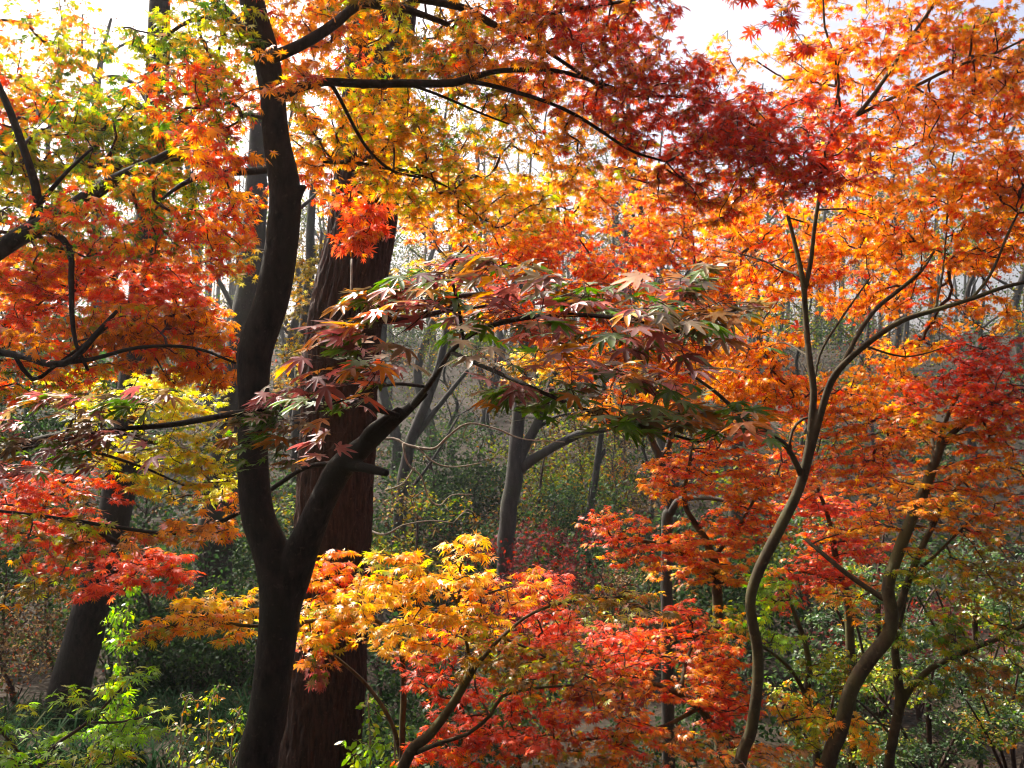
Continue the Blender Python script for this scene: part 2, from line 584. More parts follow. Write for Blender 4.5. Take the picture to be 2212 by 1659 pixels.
            v, f, vc = leaf_geo(tpl, pos, ang, pit, rol, size, col, curl, rg)
            g[0].append(v); g[1].append(f+g[3][0]); g[2].append(vc); g[3][0] += len(v)
            if petiole:
                pet.append((along, pos, span))
        tg = Geo()
        v, f = edge_tubes(A, mid, ra, (ra+rb)/2); tg.add(v-s.o, f)
        v, f = edge_tubes(mid, B, (ra+rb)/2, rb*.9); tg.add(v-s.o, f)
        for a, b, sp in pet:
            rr = np.full(len(a), .0009)
            v, f = edge_tubes(a, b, rr, rr*.8, 3); tg.add(v-s.o, f)
        for i, (key, (v, f, vc, _)) in enumerate(groups.items()):
            o = crown_object(np.vstack(v)-s.o, np.vstack(f), np.vstack(vc), tg if i == 0 else None, s.leafm, s.twm, s.root)
            if split or crown_label:
                o['label'] = key if split else crown_label


def crown_object(v, f, vc, tg, leafm, twm, root):
    """leaves and the fine twigs that carry them, as one crown mesh with two materials"""
    nf = len(f)
    if tg is not None and tg.n:
        tv, tf = np.vstack(tg.v), np.vstack(tg.f)+len(v)
        f = np.vstack([f, tf[:, [0, 1, 2]], tf[:, [0, 2, 3]]])
        v = np.vstack([v, tv]); vc = np.vstack([vc, np.full((len(tv), 3), .05)])
    me = new_mesh('crown', v, f, col=vc)
    me.materials.append(leafm); me.materials.append(twm)
    mi = np.zeros(len(f), dtype=np.int32); mi[nf:] = 1
    me.polygons.foreach_set('material_index', mi)
    return link('crown', me, None, root)


def foot(px, py, d, dz=-.35):
    """point on the ground straight under a pixel at distance d"""
    q = P(px, py, d)
    return (q[0], d, float(ground_z(q[0], d)))


def to_ground(px, d, extra=.3):
    """photo row of the ground under column px at distance d (a bit below it)"""
    x = (px-1106)/F*d
    z = float(ground_z(x, d))-extra
    return 829.5-(z-CZ)*F/d


# ------------------------------------------------------------------ ground
def build_ground():
    xs = np.concatenate([np.linspace(-160, -22, 40), np.linspace(-21, 21, 170), np.linspace(22, 160, 40)])
    ys = np.concatenate([np.linspace(-12, 1.5, 14), np.linspace(1.8, 30, 170), np.linspace(31, 110, 60), np.linspace(115, 400, 24)])
    X, Y = np.meshgrid(xs, ys)
    Z = ground_z(X, Y)
    near = (np.abs(X) < 22) & (Y < 32)
    q = np.stack([X.ravel(), Y.ravel(), 0*X.ravel()], 1)
    Z = Z+(gap_noise(q, .7, 5)*.035+gap_noise(q, 2.4, 6)*.06).reshape(Z.shape)*np.where(near, 1, .8)
    v = np.stack([X, Y, Z], -1).reshape(-1, 3)
    nx, ny = len(xs), len(ys)
    i = (np.arange(ny-1)[:, None]*nx+np.arange(nx-1)[None, :]).ravel()
    f = np.stack([i, i+1, i+nx+1, i+nx], 1)
    m, nt, out = mat_new('forest_floor')
    L = nt.links.new
    tc = N(nt, 'ShaderNodeTexCoord')
    n1 = N(nt, 'ShaderNodeTexNoise', Scale=1.1, Detail=7.0, Roughness=.7); L(tc.outputs['Object'], n1.inputs['Vector'])
    n2 = N(nt, 'ShaderNodeTexVoronoi', Scale=16.0); L(tc.outputs['Object'], n2.inputs['Vector'])
    r1 = N(nt, 'ShaderNodeValToRGB')
    e = r1.color_ramp.elements
    e[0].position, e[0].color = .3, (.008, .010, .005, 1)
    e[1].position, e[1].color = .72, (.040, .027, .017, 1)
    k = e.new(.5); k.color = (.020, .016, .010, 1)
    L(n1.outputs[0], r1.inputs[0])
    r2 = N(nt, 'ShaderNodeValToRGB')
    e = r2.color_ramp.elements
    e[0].position, e[0].color = .15, (.055, .033, .020, 1)
    e[1].position, e[1].color = .9, (.014, .011, .008, 1)
    L(n2.outputs['Color'], r2.inputs[0])
    mx = N(nt, 'ShaderNodeMixRGB', Fac=.45); L(r1.outputs[0], mx.inputs[1]); L(r2.outputs[0], mx.inputs[2])
    bs = N(nt, 'ShaderNodeBsdfPrincipled', Roughness=.9); L(mx.outputs[0], bs.inputs['Base Color'])
    bs.inputs['Specular IOR Level'].default_value = .15
    bp = N(nt, 'ShaderNodeBump', Strength=.6, Distance=.03); L(n2.outputs['Distance'], bp.inputs['Height']); L(bp.outputs[0], bs.inputs['Normal'])
    L(bs.outputs[0], out.inputs[0])
    o = link('ground', new_mesh('ground', v, f, smooth_shade=True), m)
    tag(o, 'brown leaf covered forest floor dipping into a valley and rising behind', None, kind='structure')


build_ground()
GM = 'maples in autumn colour'

# ------------------------------------------------------------------ furrowed big trunk
t = Tree('tall_tree', 'thick reddish brown trunk with deeply furrowed bark behind the forked maple', foot(690, 1700, 6.0), bark_mat=M_BARK_BIG, seed=3)


def furrows(a, s):
    o = 0*a+0*s
    for k, (m, w, ph, am) in enumerate(((19, 1.9, 0, 1), (31, -3.1, 1.7, .9), (43, 4.6, 4, .8), (13, -1.5, 2.2, .5))):
        o = o+am*np.sin(m*a+w*s*2+ph+1.6*np.sin(s*(5.3+2.1*k)+k*2+3*a)+.9*np.sin(s*(13+3*k)+5*a+k))
    o = 1-np.abs(o)/1.5
    return .019*np.clip(o, -1, 1)+.006*np.sin(3*a+s*1.4)


t.stem([(682, to_ground(682, 6.0, .4), 6.0, 92), (690, 1640, 6.0, 82), (703, 1480, 6, 80), (718, 1200, 6, 78), (730, 980, 6, 77), (742, 720, 6, 75),
        (777, 520, 6, 68), (797, 330, 6, 67), (818, 120, 6.05, 66), (838, -100, 6.1, 62), (865, -420, 6.2, 52)], sides=150, wob=.008, step=.025, rad_fn=furrows)
t.branch([(815, 700, 5.98, 9), (850, 668, 5.9, 9), (905, 655, 5.8, 7), (990, 640, 5.7, 5), (1080, 630, 5.6, 3)])
t.branch([(815, 690, 6.05, 8), (870, 690, 6.1, 8), (960, 672, 6.2, 5), (1060, 660, 6.3, 3)])
t.branch([(850, 140, 6.05, 9), (905, 150, 6.2, 9), (950, 125, 6.4, 7), (990, 80, 6.6, 4)])
t.branch([(760, 560, 5.7, 2.4), (757, 640, 5.6, 2.4), (735, 690, 5.62, 2), (700, 720, 5.7, 1.6)], mat=M_TWIG_PALE)
t.finish()

# ------------------------------------------------------------------ forked maple, nearest trunk
t = Tree('forked_maple', 'nearest maple with a dark forked trunk and a snapped right stem', foot(600, 1659, 3.6), group=GM, bark_mat=M_BARK_DARK, seed=11)
t.stem([(545, to_ground(545, 3.6, .35), 3.6, 56), (556, 1659, 3.6, 44), (575, 1560, 3.6, 42), (592, 1440, 3.6, 41), (604, 1330, 3.6, 43), (606, 1260, 3.6, 46), (585, 1190, 3.6, 40),
        (556, 1110, 3.6, 36), (546, 1000, 3.6, 33), (548, 890, 3.6, 32), (548, 800, 3.6, 35), (556, 740, 3.6, 38), (586, 650, 3.6, 37), (606, 540, 3.6, 35), (616, 440, 3.6, 34), (612, 380, 3.6, 33),
        (597, 300, 3.6, 29), (588, 200, 3.6, 27), (572, 110, 3.6, 28), (548, 20, 3.6, 27), (525, -120, 3.6, 24), (500, -330, 3.6, 17), (560, -620, 3.4, 10)], sides=24, wob=.012, step=.03)
t.stem([(608, 1320, 3.6, 38), (630, 1240, 3.6, 42), (668, 1150, 3.57, 33), (702, 1070, 3.54, 29), (735, 1010, 3.52, 29), (790, 960, 3.48, 22), (845, 915, 3.42, 15), (890, 876, 3.36, 11), (920, 848, 3.32, 8.5)], sides=20, wob=.02, step=.03)
t.stem([(738, 1006, 3.5, 15), (775, 1008, 3.46, 12), (806, 1014, 3.42, 11), (838, 1022, 3.38, 9)], sides=12, wob=.04, step=.02, seed=False)
t.stem([(620, 440, 3.6, 26), (640, 418, 3.58, 16), (660, 400, 3.57, 5)], sides=12, wob=.03, step=.02, seed=False)
t.stem([(552, 795, 3.6, 28), (528, 778, 3.6, 20), (512, 762, 3.6, 6)], sides=12, wob=.03, step=.02, seed=False)
t.stem([(780, 960, 3.47, 12), (798, 930, 3.42, 11), (828, 905, 3.38, 8), (860, 880, 3.36, 5)], sides=10, wob=.05, step=.02, seed=False)
# limbs
t.branch([(608, 205, 3.58, 14), (640, 190, 3.55, 12), (700, 177, 3.55, 10), (770, 180, 3.6, 9.5), (880, 179, 3.7, 9), (975, 178, 3.8, 8.5), (1010, 170, 3.82, 8), (1060, 156, 3.85, 6), (1130, 150, 3.9, 6), (1200, 153, 3.95, 5), (1280, 175, 4.0, 4), (1400, 215, 4.05, 3)])
t.branch([(1000, 174, 3.82, 5), (1060, 184, 3.85, 5), (1146, 208, 3.9, 4.5), (1210, 232, 3.95, 4), (1271, 265, 4.0, 4), (1330, 305, 4.0, 3.5), (1371, 329, 4.05, 3), (1440, 350, 4.1, 2.2)])
t.branch([(880, 180, 3.7, 4), (960, 210, 3.8, 3), (1040, 245, 4, 2.5), (1100, 268, 4.1, 2)])
t.branch([(580, 125, 3.58, 16), (620, 110, 3.5, 13), (680, 80, 3.5, 12), (733, 44, 3.55, 11), (777, 9, 3.6, 10), (850, 16, 3.7, 10), (895, 26, 3.8, 8), (980, 60, 3.9, 5), (1050, 110, 4, 3)])
t.branch([(777, 9, 3.6, 9), (840, -8, 3.65, 9), (910, 0, 3.7, 8), (1000, 17, 3.75, 8), (1045, 40, 3.8, 8), (1072, 57, 3.85, 8), (1120, 73, 3.9, 6), (1160, 92, 3.95, 5), (1224, 138, 4, 4), (1330, 200, 4.1, 3.5), (1480, 208, 4.1, 3.2), (1540, 222, 4.1, 3), (1620, 265, 4.1, 2.8), (1700, 320, 4.1, 2.4), (1780, 365, 4.1, 2)])
t.branch([(1072, 57, 3.85, 5), (1180, 30, 3.7, 4.5), (1300, 10, 3.6, 4), (1420, -10, 3.4, 3.5), (1560, -30, 3.1, 3), (1660, -10, 2.9, 2.4)])
t.branch([(715, 180, 3.57, 5), (735, 215, 3.6, 4), (767, 279, 3.7, 3.6), (800, 329, 3.9, 3.4), (850, 370, 4.1, 3), (908, 383, 4.3, 2.4)])
t.branch([(606, 360, 3.6, 10), (560, 368, 3.7, 8.5), (500, 372, 3.75, 8), (440, 378, 3.7, 7), (390, 400, 3.6, 5), (350, 430, 3.5, 3)])
t.branch([(565, 95, 3.6, 15), (525, 60, 3.65, 12), (490, 25, 3.7, 10), (440, -20, 3.7, 8), (380, -80, 3.8, 5)])
t.branch([(500, 35, 3.68, 6), (430, 40, 3.7, 5), (390, 55, 3.7, 4), (330, 100, 3.6, 3)])
t.branch([(700, 350, 3.9, 3), (760, 352, 4.2, 5), (830, 362, 4.3, 4), (900, 375, 4.4, 3), (1000, 420, 4.5, 2)], seed=True)
t.branch([(890, 876, 3.36, 7.5), (935, 820, 3.1, 6), (975, 760, 2.85, 5), (1030, 715, 2.6, 6.5), (1110, 690, 2.4, 6), (1220, 680, 2.3, 5), (1350, 690, 2.2, 4.5), (1480, 720, 2.2, 4)])
t.branch([(975, 760, 2.85, 5), (1040, 790, 2.6, 5), (1130, 830, 2.4, 4.5), (1250, 880, 2.3, 4), (1380, 920, 2.25, 3.5), (1510, 955, 2.2, 3)])
t.branch([(1000, 735, 2.7, 4), (990, 660, 2.5, 3.5), (975, 580, 2.4, 3), (1010, 530, 2.35, 2)])
t.branch([(920, 835, 3.2, 4), (850, 830, 2.9, 3.5), (780, 850, 2.7, 3), (700, 880, 2.6, 2.4)])
t.branch([(860, 898, 3.36, 7), (760, 868, 3.2, 7), (650, 866, 3.15, 7), (580, 880, 3.1, 7), (500, 895, 3.05, 7), (380, 918, 3.0, 6.5), (240, 930, 2.95, 5), (120, 955, 2.9, 4), (-20, 985, 2.85, 3)])
t.branch([(735, 1000, 3.55, 7), (660, 1010, 3.7, 5.5), (585, 1058, 3.8, 5), (510, 1110, 3.85, 5), (440, 1140, 3.85, 5), (370, 1152, 3.85, 4.6), (260, 1140, 3.85, 4), (120, 1118, 3.8, 3.5), (-40, 1100, 3.8, 3)])
tops = [(470, 60, 3.6, 130, 90, .4, 1.1, 38, 'yg'), (430, 230, 3.4, 120, 110, .4, 1.2, 40, 'ogr'), (470, 320, 3.0, 100, 60, .25, .9, 54, 'redo'),
        (690, 50, 3.8, 120, 80, .5, 1.2, 38, 'or'), (620, 160, 3.3, 60, 50, .2, .9, 44, 'or'), (880, 80, 4, 190, 100, .6, 1.6, 36, 'ygd'), (1100, 100, 4, 200, 110, .6, 1.8, 34, 'ro'),
        (1300, 130, 4, 200, 120, .6, 1.8, 32, 'crro'), (1270, 20, 3.7, 210, 55, .5, 1.5, 36, 'cr'), (1460, 240, 4.1, 190, 100, .5, 2.0, 30, 'cr'), (1640, 300, 4.1, 190, 85, .5, 2.2, 30, 'cr'),
        (1790, 360, 4.1, 100, 65, .4, 1.8, 30, 'cr'), (1560, 390, 4.3, 170, 85, .5, 1.5, 30, 'crro'), (800, 270, 4.2, 150, 110, .6, 1.5, 34, 'yo'), (980, 240, 4.4, 170, 90, .5, 1.1, 32, 'ygd'),
        (880, 380, 4.5, 150, 90, .5, 1.5, 34, 'yo'), (1130, 290, 4.5, 110, 60, .5, .6, 30, 'yo'), (780, 470, 4.6, 72, 95, .25, 1.0, 44, 'pk'), (1060, 440, 4.6, 160, 80, .5, 1.0, 30, 'yo'),
        (1290, 320, 4.4, 130, 90, .5, 1.1, 30, 'ro'), (1620, 30, 2.8, 80, 60, .2, .5, 60, 'cr'), (1720, 70, 2.9, 50, 40, .2, .5, 56, 'cr'), (670, 250, 4.1, 85, 110, .5, 1.1, 34, 'yo'), (700, 400, 4.4, 80, 70, .4, .9, 34, 'or'), (520, 430, 4.2, 70, 70, .3, .8, 36, 'redo'), (500, 180, 4.0, 90, 80, .4, 1.0, 36, 'ogr'), (650, 130, 4.0, 80, 80, .4, .9, 36, 'or'), (380, 120, 4.0, 90, 90, .4, .9, 36, 'yg'),
        (560, -160, 3.8, 420, 110, .9, 1.2, 38, 'or'), (1200, -140, 3.9, 420, 100, .9, 1.2, 38, 'ro')]  # crown pads above the frame, added for the shadows they cast
for a in tops:
    t.pad(*a[:6], a[6]*.95, a[7]*1.08, a[8], pitch=(-30, 32), gap=-.45)
t.pad(780, 500, 4.5, 55, 60, .15, .7, 46, 'pk', pitch=(-58, 18))
t.pad(470, 350, 3.0, 70, 45, .15, .5, 58, 'r', pitch=(-55, 18))
for a in [(330, 1150, 3.85, 220, 40, .35, .55, 44, 'ro'), (90, 1140, 3.8, 140, 60, .3, .5, 46, 'ol'), (470, 1120, 3.8, 90, 60, .3, .5, 44, 'o'), (90, 1265, 3.8, 100, 36, .25, .7, 46, 'ol')]:
    t.pad(*a, lay=40, tilt=.15)
# close spray with big leaves
for a in [(1190, 620, 2.35, 400, 75, .35, 1.25, 108, 'pur'), (960, 600, 2.4, 140, 70, .3, .9, 104, 'bz'), (900, 720, 2.6, 190, 70, .3, 1.25, 104, 'pur'), (1260, 760, 2.3, 300, 80, .35, 1.3, 108, 'pur'), (1470, 860, 2.2, 150, 75, .3, 1.3, 108, 'gb'),
          (760, 830, 2.65, 105, 75, .25, 1.1, 104, 'pur'), (1480, 620, 2.2, 150, 60, .3, 1.1, 104, 'bz'), (1150, 850, 2.4, 140, 45, .25, .9, 104, 'gb'), (1560, 730, 2.15, 100, 70, .3, .8, 104, 'pur'), (1330, 900, 2.3, 150, 45, .25, .9, 104, 'gb'), (1540, 920, 2.2, 80, 50, .25, .9, 104, 'pur'), (730, 960, 2.7, 55, 60, .2, .6, 96, 'pur'), (800, 750, 2.65, 110, 60, .25, 1.0, 100, 'pur'), (860, 640, 2.5, 110, 50, .25, .8, 100, 'pur'), (1380, 690, 2.2, 200, 60, .3, .9, 108, 'pur')]:
    t.pad(*a[:6], a[6]*(1.1 if a[8] == 'gb' else .75), a[7]*.86, a[8], lay=44, tpl=3, lpn=5, pitch=(-11, 13), gap=-.9, tilt=-.06, aim=(195 if a[0] < 1000 else (215 if a[0] < 1250 else -60)))
for a in [(150, 880, 2.9, 230, 50, .3, 1.0, 84, 'bz'), (260, 850, 3.0, 130, 30, .3, .35, 82, 'bz'), (150, 985, 2.9, 220, 50, .3, 1.1, 84, 'bz'), (590, 930, 3.1, 100, 90, .12, .9, 74, 'gb'), (620, 850, 3.15, 110, 35, .2, .8, 74, 'bz')]:
    t.pad(*a[:6], a[6], a[7]*.85, a[8], lay=38, tpl=3, lpn=5, pitch=(-12, 14), gap=-.9, tilt=.14, aim=200)
for c_ in ((-1.2, 1.2, 5.2), (1.6, 1.0, 5.4), (.2, -1.0, 5.0), (-2.4, -1.4, 4.8), (2.6, -1.6, 5.0), (0, 2.6, 5.6)):  # unseen leaf pads above and behind the camera, added to cut sky fill
    t.pad(c_, 4.0, 0, 620, 190, 1.1, .8, 60, 'or', tpl=1, lpn=8)
t.leafm = M_LEAF_NEAR


def sp1(pal):
    if pal in ('pur', 'bz', 'gb'):
        return 'large bronze, purple and green leaves'
    return 'crimson and rust leaves' if pal in ('cr', 'crro', 'ro') else 'orange and yellow leaves'


t.finish(voxel=.0075, it=8, split=sp1, petiole=True)

# ------------------------------------------------------------------ left maple, its trunk outside the frame
t = Tree('leaning_maple', 'maple reaching in from the left edge on a thick dark rising limb', foot(-330, 1659, 4.4), group=GM, bark_mat=M_BARK_DARK, seed=21)
t.stem([(-330, to_ground(-330, 4.4), 4.4, 60), (-330, 1400, 4.4, 52), (-300, 1000, 4.4, 46), (-260, 760, 4.4, 42), (-160, 640, 3.90, 34), (0, 538, 3.85, 21), (60, 502, 3.85, 20), (120, 470, 3.80, 18), (250, 388, 3.75, 14), (330, 350, 3.75, 11), (400, 310, 3.75, 8), (460, 265, 3.80, 5), (520, 220, 3.85, 2.5)], sides=16, wob=.03)
t.stem([(-290, 900, 4.4, 30), (-320, 500, 4.5, 24), (-260, 200, 4.6, 18), (-200, -100, 4.7, 12)], sides=12)
t.branch([(60, 500, 3.85, 12), (78, 468, 3.83, 11), (82, 430, 3.80, 10), (68, 370, 3.75, 9), (40, 290, 3.75, 8.5), (10, 215, 3.75, 7.5), (-30, 130, 3.75, 6)])
t.branch([(86, 440, 3.80, 6), (110, 410, 3.75, 5), (150, 365, 3.75, 4), (200, 320, 3.75, 2.5)])
t.branch([(100, 490, 3.83, 8), (150, 535, 3.80, 7), (153, 600, 3.75, 6), (155, 680, 3.70, 5.5), (165, 745, 3.65, 4.5), (190, 800, 3.65, 3)])
t.branch([(-250, 800, 4.4, 16), (-80, 760, 3.85, 10), (30, 765, 3.75, 8), (111, 787, 3.65, 7.5), (160, 775, 3.65, 7), (205, 725, 3.65, 6.5), (252, 672, 3.65, 4)])
t.branch([(111, 787, 3.65, 6), (200, 775, 3.65, 4.5), (300, 750, 3.65, 4), (420, 752, 3.65, 3.4), (510, 785, 3.65, 2.4)])
t.branch([(30, 765, 3.75, 5), (70, 820, 3.75, 5), (120, 790, 3.75, 4), (240, 700, 3.75, 3)])
t.branch([(-200, 1100, 4.4, 9), (-60, 1010, 3.85, 7), (100, 960, 3.85, 5), (280, 1000, 4.4, 3), (400, 1050, 4.6, 2)])
for a in [(90, 50, 4.6, 140, 70, .5, .5, 36, 'mix'), (60, 150, 4.6, 120, 70, .5, .55, 36, 'mix'), (180, 130, 4.6, 90, 60, .5, .6, 36, 'yg'), (150, 230, 4.5, 150, 60, .5, 1.0, 34, 'mix'), (420, 300, 4.5, 100, 60, .4, 1.2, 34, 'ogr'), (30, 220, 4.5, 90, 70, .4, .7, 34, 'ogr'), (50, 300, 4.4, 120, 100, .5, .8, 36, 'ogr'), (280, 270, 4.3, 150, 60, .5, 1.3, 36, 'yg'), (320, 285, 4.5, 150, 55, .4, 1.5, 36, 'gy'),
          (180, 360, 4.3, 190, 70, .5, 1.5, 36, 'yg'), (380, 400, 4.4, 130, 80, .4, 1.3, 36, 'yg'), (60, 430, 4.3, 120, 70, .4, 1.4, 36, 'yg'), (250, 500, 4.0, 260, 65, .5, 1.3, 38, 'ogr'), (460, 520, 3.9, 90, 80, .3, .8, 44, 'redo'),
          (100, 600, 4.6, 170, 70, .5, 1.4, 34, 'ro'), (280, 740, 4.0, 250, 70, .4, 1.4, 38, 'ro'), (430, 780, 4.0, 100, 70, .3, 1.2, 38, 'o'), (80, 820, 4.2, 180, 60, .4, 1.2, 36, 'ogr'), (300, 700, 4.0, 200, 50, .4, 1.0, 38, 'ro'),
          (290, 385, 3.62, 120, 45, .15, .6, 40, 'mixd'), (150, 440, 3.62, 90, 40, .15, .5, 40, 'ogr'), (-150, 250, 4.5, 160, 260, .8, 1.0, 38, 'mix'), (-180, 700, 4.5, 160, 200, .8, 1.0, 38, 'or')]:  # pads left of the frame are added for their shadows
    t.pad(*a[:6], a[6]*1.25, *a[7:], pitch=(-34, 28))
t.finish(voxel=.009, it=6)

t = Tree('red_and_lime_maple', 'maple with sunlit red and lime yellow sprays low on the left', foot(-180, 1659, 5.3), group=GM, bark_mat=M_BARK_DARK, seed=23)
t.stem([(-180, to_ground(-180, 5.3), 5.3, 36), (-170, 1300, 5.3, 32), (-120, 1050, 5.3, 28), (-60, 850, 5.2, 22), (20, 700, 5.1, 16), (120, 600, 5.0, 11), (240, 560, 5, 7), (360, 580, 4.9, 4)], sides=12)
t.branch([(-120, 1050, 5.3, 14), (0, 980, 5.3, 10), (140, 940, 5.2, 7), (300, 950, 5.2, 5), (420, 980, 5.2, 3)])
t.branch([(-140, 1120, 5.3, 12), (-20, 1100, 5.1, 9), (120, 1120, 5.0, 7), (230, 1160, 4.9, 5), (330, 1210, 4.9, 3)])
for a in [(120, 620, 4.45, 170, 80, .3, 1.7, 34, 'pk'), (360, 630, 4.4, 150, 80, .3, 1.7, 34, 'pk'), (240, 560, 4.4, 200, 60, .3, 1.4, 34, 'or'), (100, 715, 4.4, 170, 50, .3, 1.4, 34, 'pk'), (420, 690, 4.4, 90, 60, .3, 1.3, 34, 'or'),
          (380, 850, 4.8, 140, 65, .25, 1.5, 32, 'lit'), (440, 960, 4.68, 85, 90, .18, 1.2, 34, 'lit'), (390, 1045, 4.72, 115, 45, .22, 1.7, 32, 'lit'), (290, 975, 4.72, 110, 75, .18, 1.0, 34, 'lit'), (220, 850, 5.3, 160, 60, .4, 1.4, 32, 'lit'),
          (120, 1050, 4.5, 170, 50, .25, 1.5, 34, 'r'), (80, 1150, 4.85, 170, 60, .28, 1.8, 36, 'rp'), (280, 1215, 4.8, 130, 48, .25, 1.9, 38, 'rp'), (370, 1235, 4.8, 55, 35, .25, 1.3, 38, 'rp'), (200, 1265, 4.8, 55, 40, .25, 1.4, 38, 'rp'), (150, 1215, 4.75, 100, 40, .25, 1.3, 38, 'rp'), (30, 1110, 4.7, 90, 60, .25, 1.3, 36, 'rp')]:
    t.pad(*a, lay=34, tilt=-.08, pitch=(-24, 20))
t.finish(voxel=.009, split=lambda p: 'lime yellow sprays' if p in ('lit', 'yo') else 'bright red and salmon sprays')

# ------------------------------------------------------------------ orange maple behind the spray
t = Tree('orange_maple', 'sunlit orange maple with a dark V fork behind the bronze spray', foot(1440, 1659, 8.0), group=GM, bark_mat=M_BARK_GREY, seed=31)
t.rs = 0.8
t.stem([(1446, to_ground(1446, 8), 8, 19), (1440, 1170, 8, 16), (1450, 1110, 8, 15), (1438, 1040, 8, 13), (1425, 990, 8, 12), (1400, 930, 8, 9), (1370, 820, 7.8, 7), (1340, 700, 7.6, 6), (1280, 560, 7.4, 4), (1200, 450, 7.3, 3)], sides=12)
t.stem([(1430, 1005, 8, 9), (1450, 940, 8, 9), (1462, 860, 7.8, 7), (1480, 720, 7.6, 6), (1500, 560, 7.4, 4), (1480, 420, 7.3, 3)], sides=10)
t.branch([(1446, 1110, 8, 10), (1470, 1080, 7.8, 9), (1530, 1075, 7.5, 7), (1600, 1090, 7.3, 4)])
t.branch([(1370, 820, 7.8, 5), (1260, 760, 7.5, 4), (1120, 700, 7.3, 3), (1060, 600, 7.2, 2)])
for a in [(1060, 500, 7, 130, 70, .7, 1.3, 23, 'or'), (1190, 430, 7, 150, 70, .7, 1.3, 23, 'yo'), (1360, 430, 7, 160, 80, .7, 1.2, 23, 'o'), (1500, 500, 7.2, 150, 80, .7, 1.4, 23, 'or'), (1250, 540, 7, 200, 70, .7, 1.7, 23, 'redo'), (1420, 620, 7.2, 200, 80, .7, 1.7, 23, 'or'),
          (1200, 670, 7.2, 150, 70, .6, 1.4, 23, 'redo'), (1350, 760, 7.3, 200, 90, .6, 1.7, 23, 'or'), (1410, 880, 7.3, 140, 55, .5, 1.7, 23, 'ory'), (1300, 880, 7.4, 60, 40, .4, 1.2, 23, 'ory'), (1530, 790, 7.2, 90, 110, .5, 1.6, 23, 'ory'), (1010, 400, 7, 110, 60, .6, 1.0, 23, 'yo'),
          (1560, 590, 7.2, 90, 80, .5, 1.1, 23, 'or'), (930, 480, 7.2, 90, 50, .5, 1.1, 23, 'ory'), (1010, 660, 7.4, 110, 60, .5, .6, 22, 'ory'), (1150, 790, 7.5, 120, 45, .5, .6, 22, 'auty'), (940, 590, 7.4, 90, 50, .5, .6, 22, 'auty'), (1110, 580, 7.3, 120, 50, .5, 1.0, 23, 'redo')]:
    t.pad(*a, lpn=8, tpl=2)
t.finish(voxel=.011)

t = Tree('small_red_maple', 'orange red maple with layered sprays at mid right left of the curved trunk', foot(1560, 1659, 7.0), group=GM, bark_mat=M_BARK_OLIVE, seed=33)
t.stem([(1560, to_ground(1560, 7), 7, 14), (1550, 1300, 7, 12), (1530, 1180, 7, 9), (1480, 1090, 7, 6), (1490, 1000, 7, 4), (1500, 940, 7, 2)], sides=10)
t.branch([(1540, 1240, 7, 7), (1440, 1180, 6.8, 5), (1320, 1160, 6.6, 3)])
t.branch([(1545, 1200, 7, 6), (1600, 1130, 7, 4), (1640, 1060, 7, 3)])
for a in [(1500, 990, 7, 90, 55, .5, 1.5, 23, 'redo'), (1450, 1040, 7, 90, 45, .5, 1.6, 23, 'or'), (1600, 1040, 7, 100, 50, .5, 1.6, 23, 'or'), (1330, 1130, 6.6, 85, 32, .35, 1.9, 24, 'redo'), (1400, 1190, 6.7, 140, 36, .4, 1.9, 24, 'redo'), (1540, 1180, 6.8, 140, 50, .5, 1.9, 24, 'or'),
          (1620, 1130, 7, 90, 55, .5, 1.6, 23, 'redo'), (1600, 1230, 6.9, 100, 35, .4, 1.5, 24, 'ory'), (1660, 1000, 7, 70, 60, .4, 1.6, 23, 'redo'), (1460, 1240, 6.8, 80, 25, .4, 1.4, 24, 'or'), (1640, 940, 7.2, 110, 60, .4, 1.7, 23, 'or')]:
    t.pad(*a, lay=26, lpn=8, tilt=-.05, pitch=(-20, 16))
t.finish(voxel=.009)

# ------------------------------------------------------------------ right maples
t = Tree('curved_maple', 'slender curved maple under the tall orange canopy, its trunk forking right of centre', foot(1600, 1659, 4.7), group=GM, bark_mat=M_BARK_OLIVE, seed=41)
t.rs = 0.64
t.stem([(1575, to_ground(1575, 4.7), 4.7, 24), (1598, 1659, 4.7, 21), (1622, 1580, 4.7, 20), (1636, 1480, 4.7, 19), (1636, 1400, 4.7, 19), (1625, 1340, 4.7, 18), (1622, 1290, 4.7, 18), (1640, 1230, 4.7, 19), (1685, 1140, 4.7, 19), (1728, 1050, 4.7, 17), (1748, 970, 4.7, 16), (1754, 900, 4.7, 13), (1757, 840, 4.72, 12), (1748, 770, 4.75, 11), (1741, 690, 4.8, 10), (1735, 610, 4.8, 9.5), (1718, 530, 4.85, 8), (1690, 420, 4.9, 6), (1660, 300, 5, 4)], sides=16, wob=.025, step=.04)
t.stem([(1746, 990, 4.7, 14), (1768, 910, 4.68, 13), (1795, 825, 4.65, 13), (1830, 780, 4.6, 11), (1890, 730, 4.55, 10), (1950, 692, 4.5, 9.5), (2020, 670, 4.5, 9), (2100, 645, 4.45, 8), (2170, 620, 4.4, 7.5), (2260, 600, 4.4, 6)], sides=14, wob=.03, step=.04)
t.branch([(1738, 630, 4.8, 8), (1752, 560, 4.8, 7.5), (1758, 500, 4.8, 7), (1768, 430, 4.8, 7), (1780, 360, 4.8, 7), (1795, 305, 4.8, 8), (1850, 250, 4.75, 7.5), (1880, 215, 4.7, 7), (1925, 150, 4.7, 6), (1960, 90, 4.65, 5.5), (2010, 20, 4.6, 5), (2060, -60, 4.6, 4)])
t.branch([(1850, 250, 4.75, 6), (1910, 220, 4.7, 6), (1990, 180, 4.65, 5.5), (2060, 145, 4.6, 5), (2150, 115, 4.6, 4), (2260, 60, 4.5, 3)])
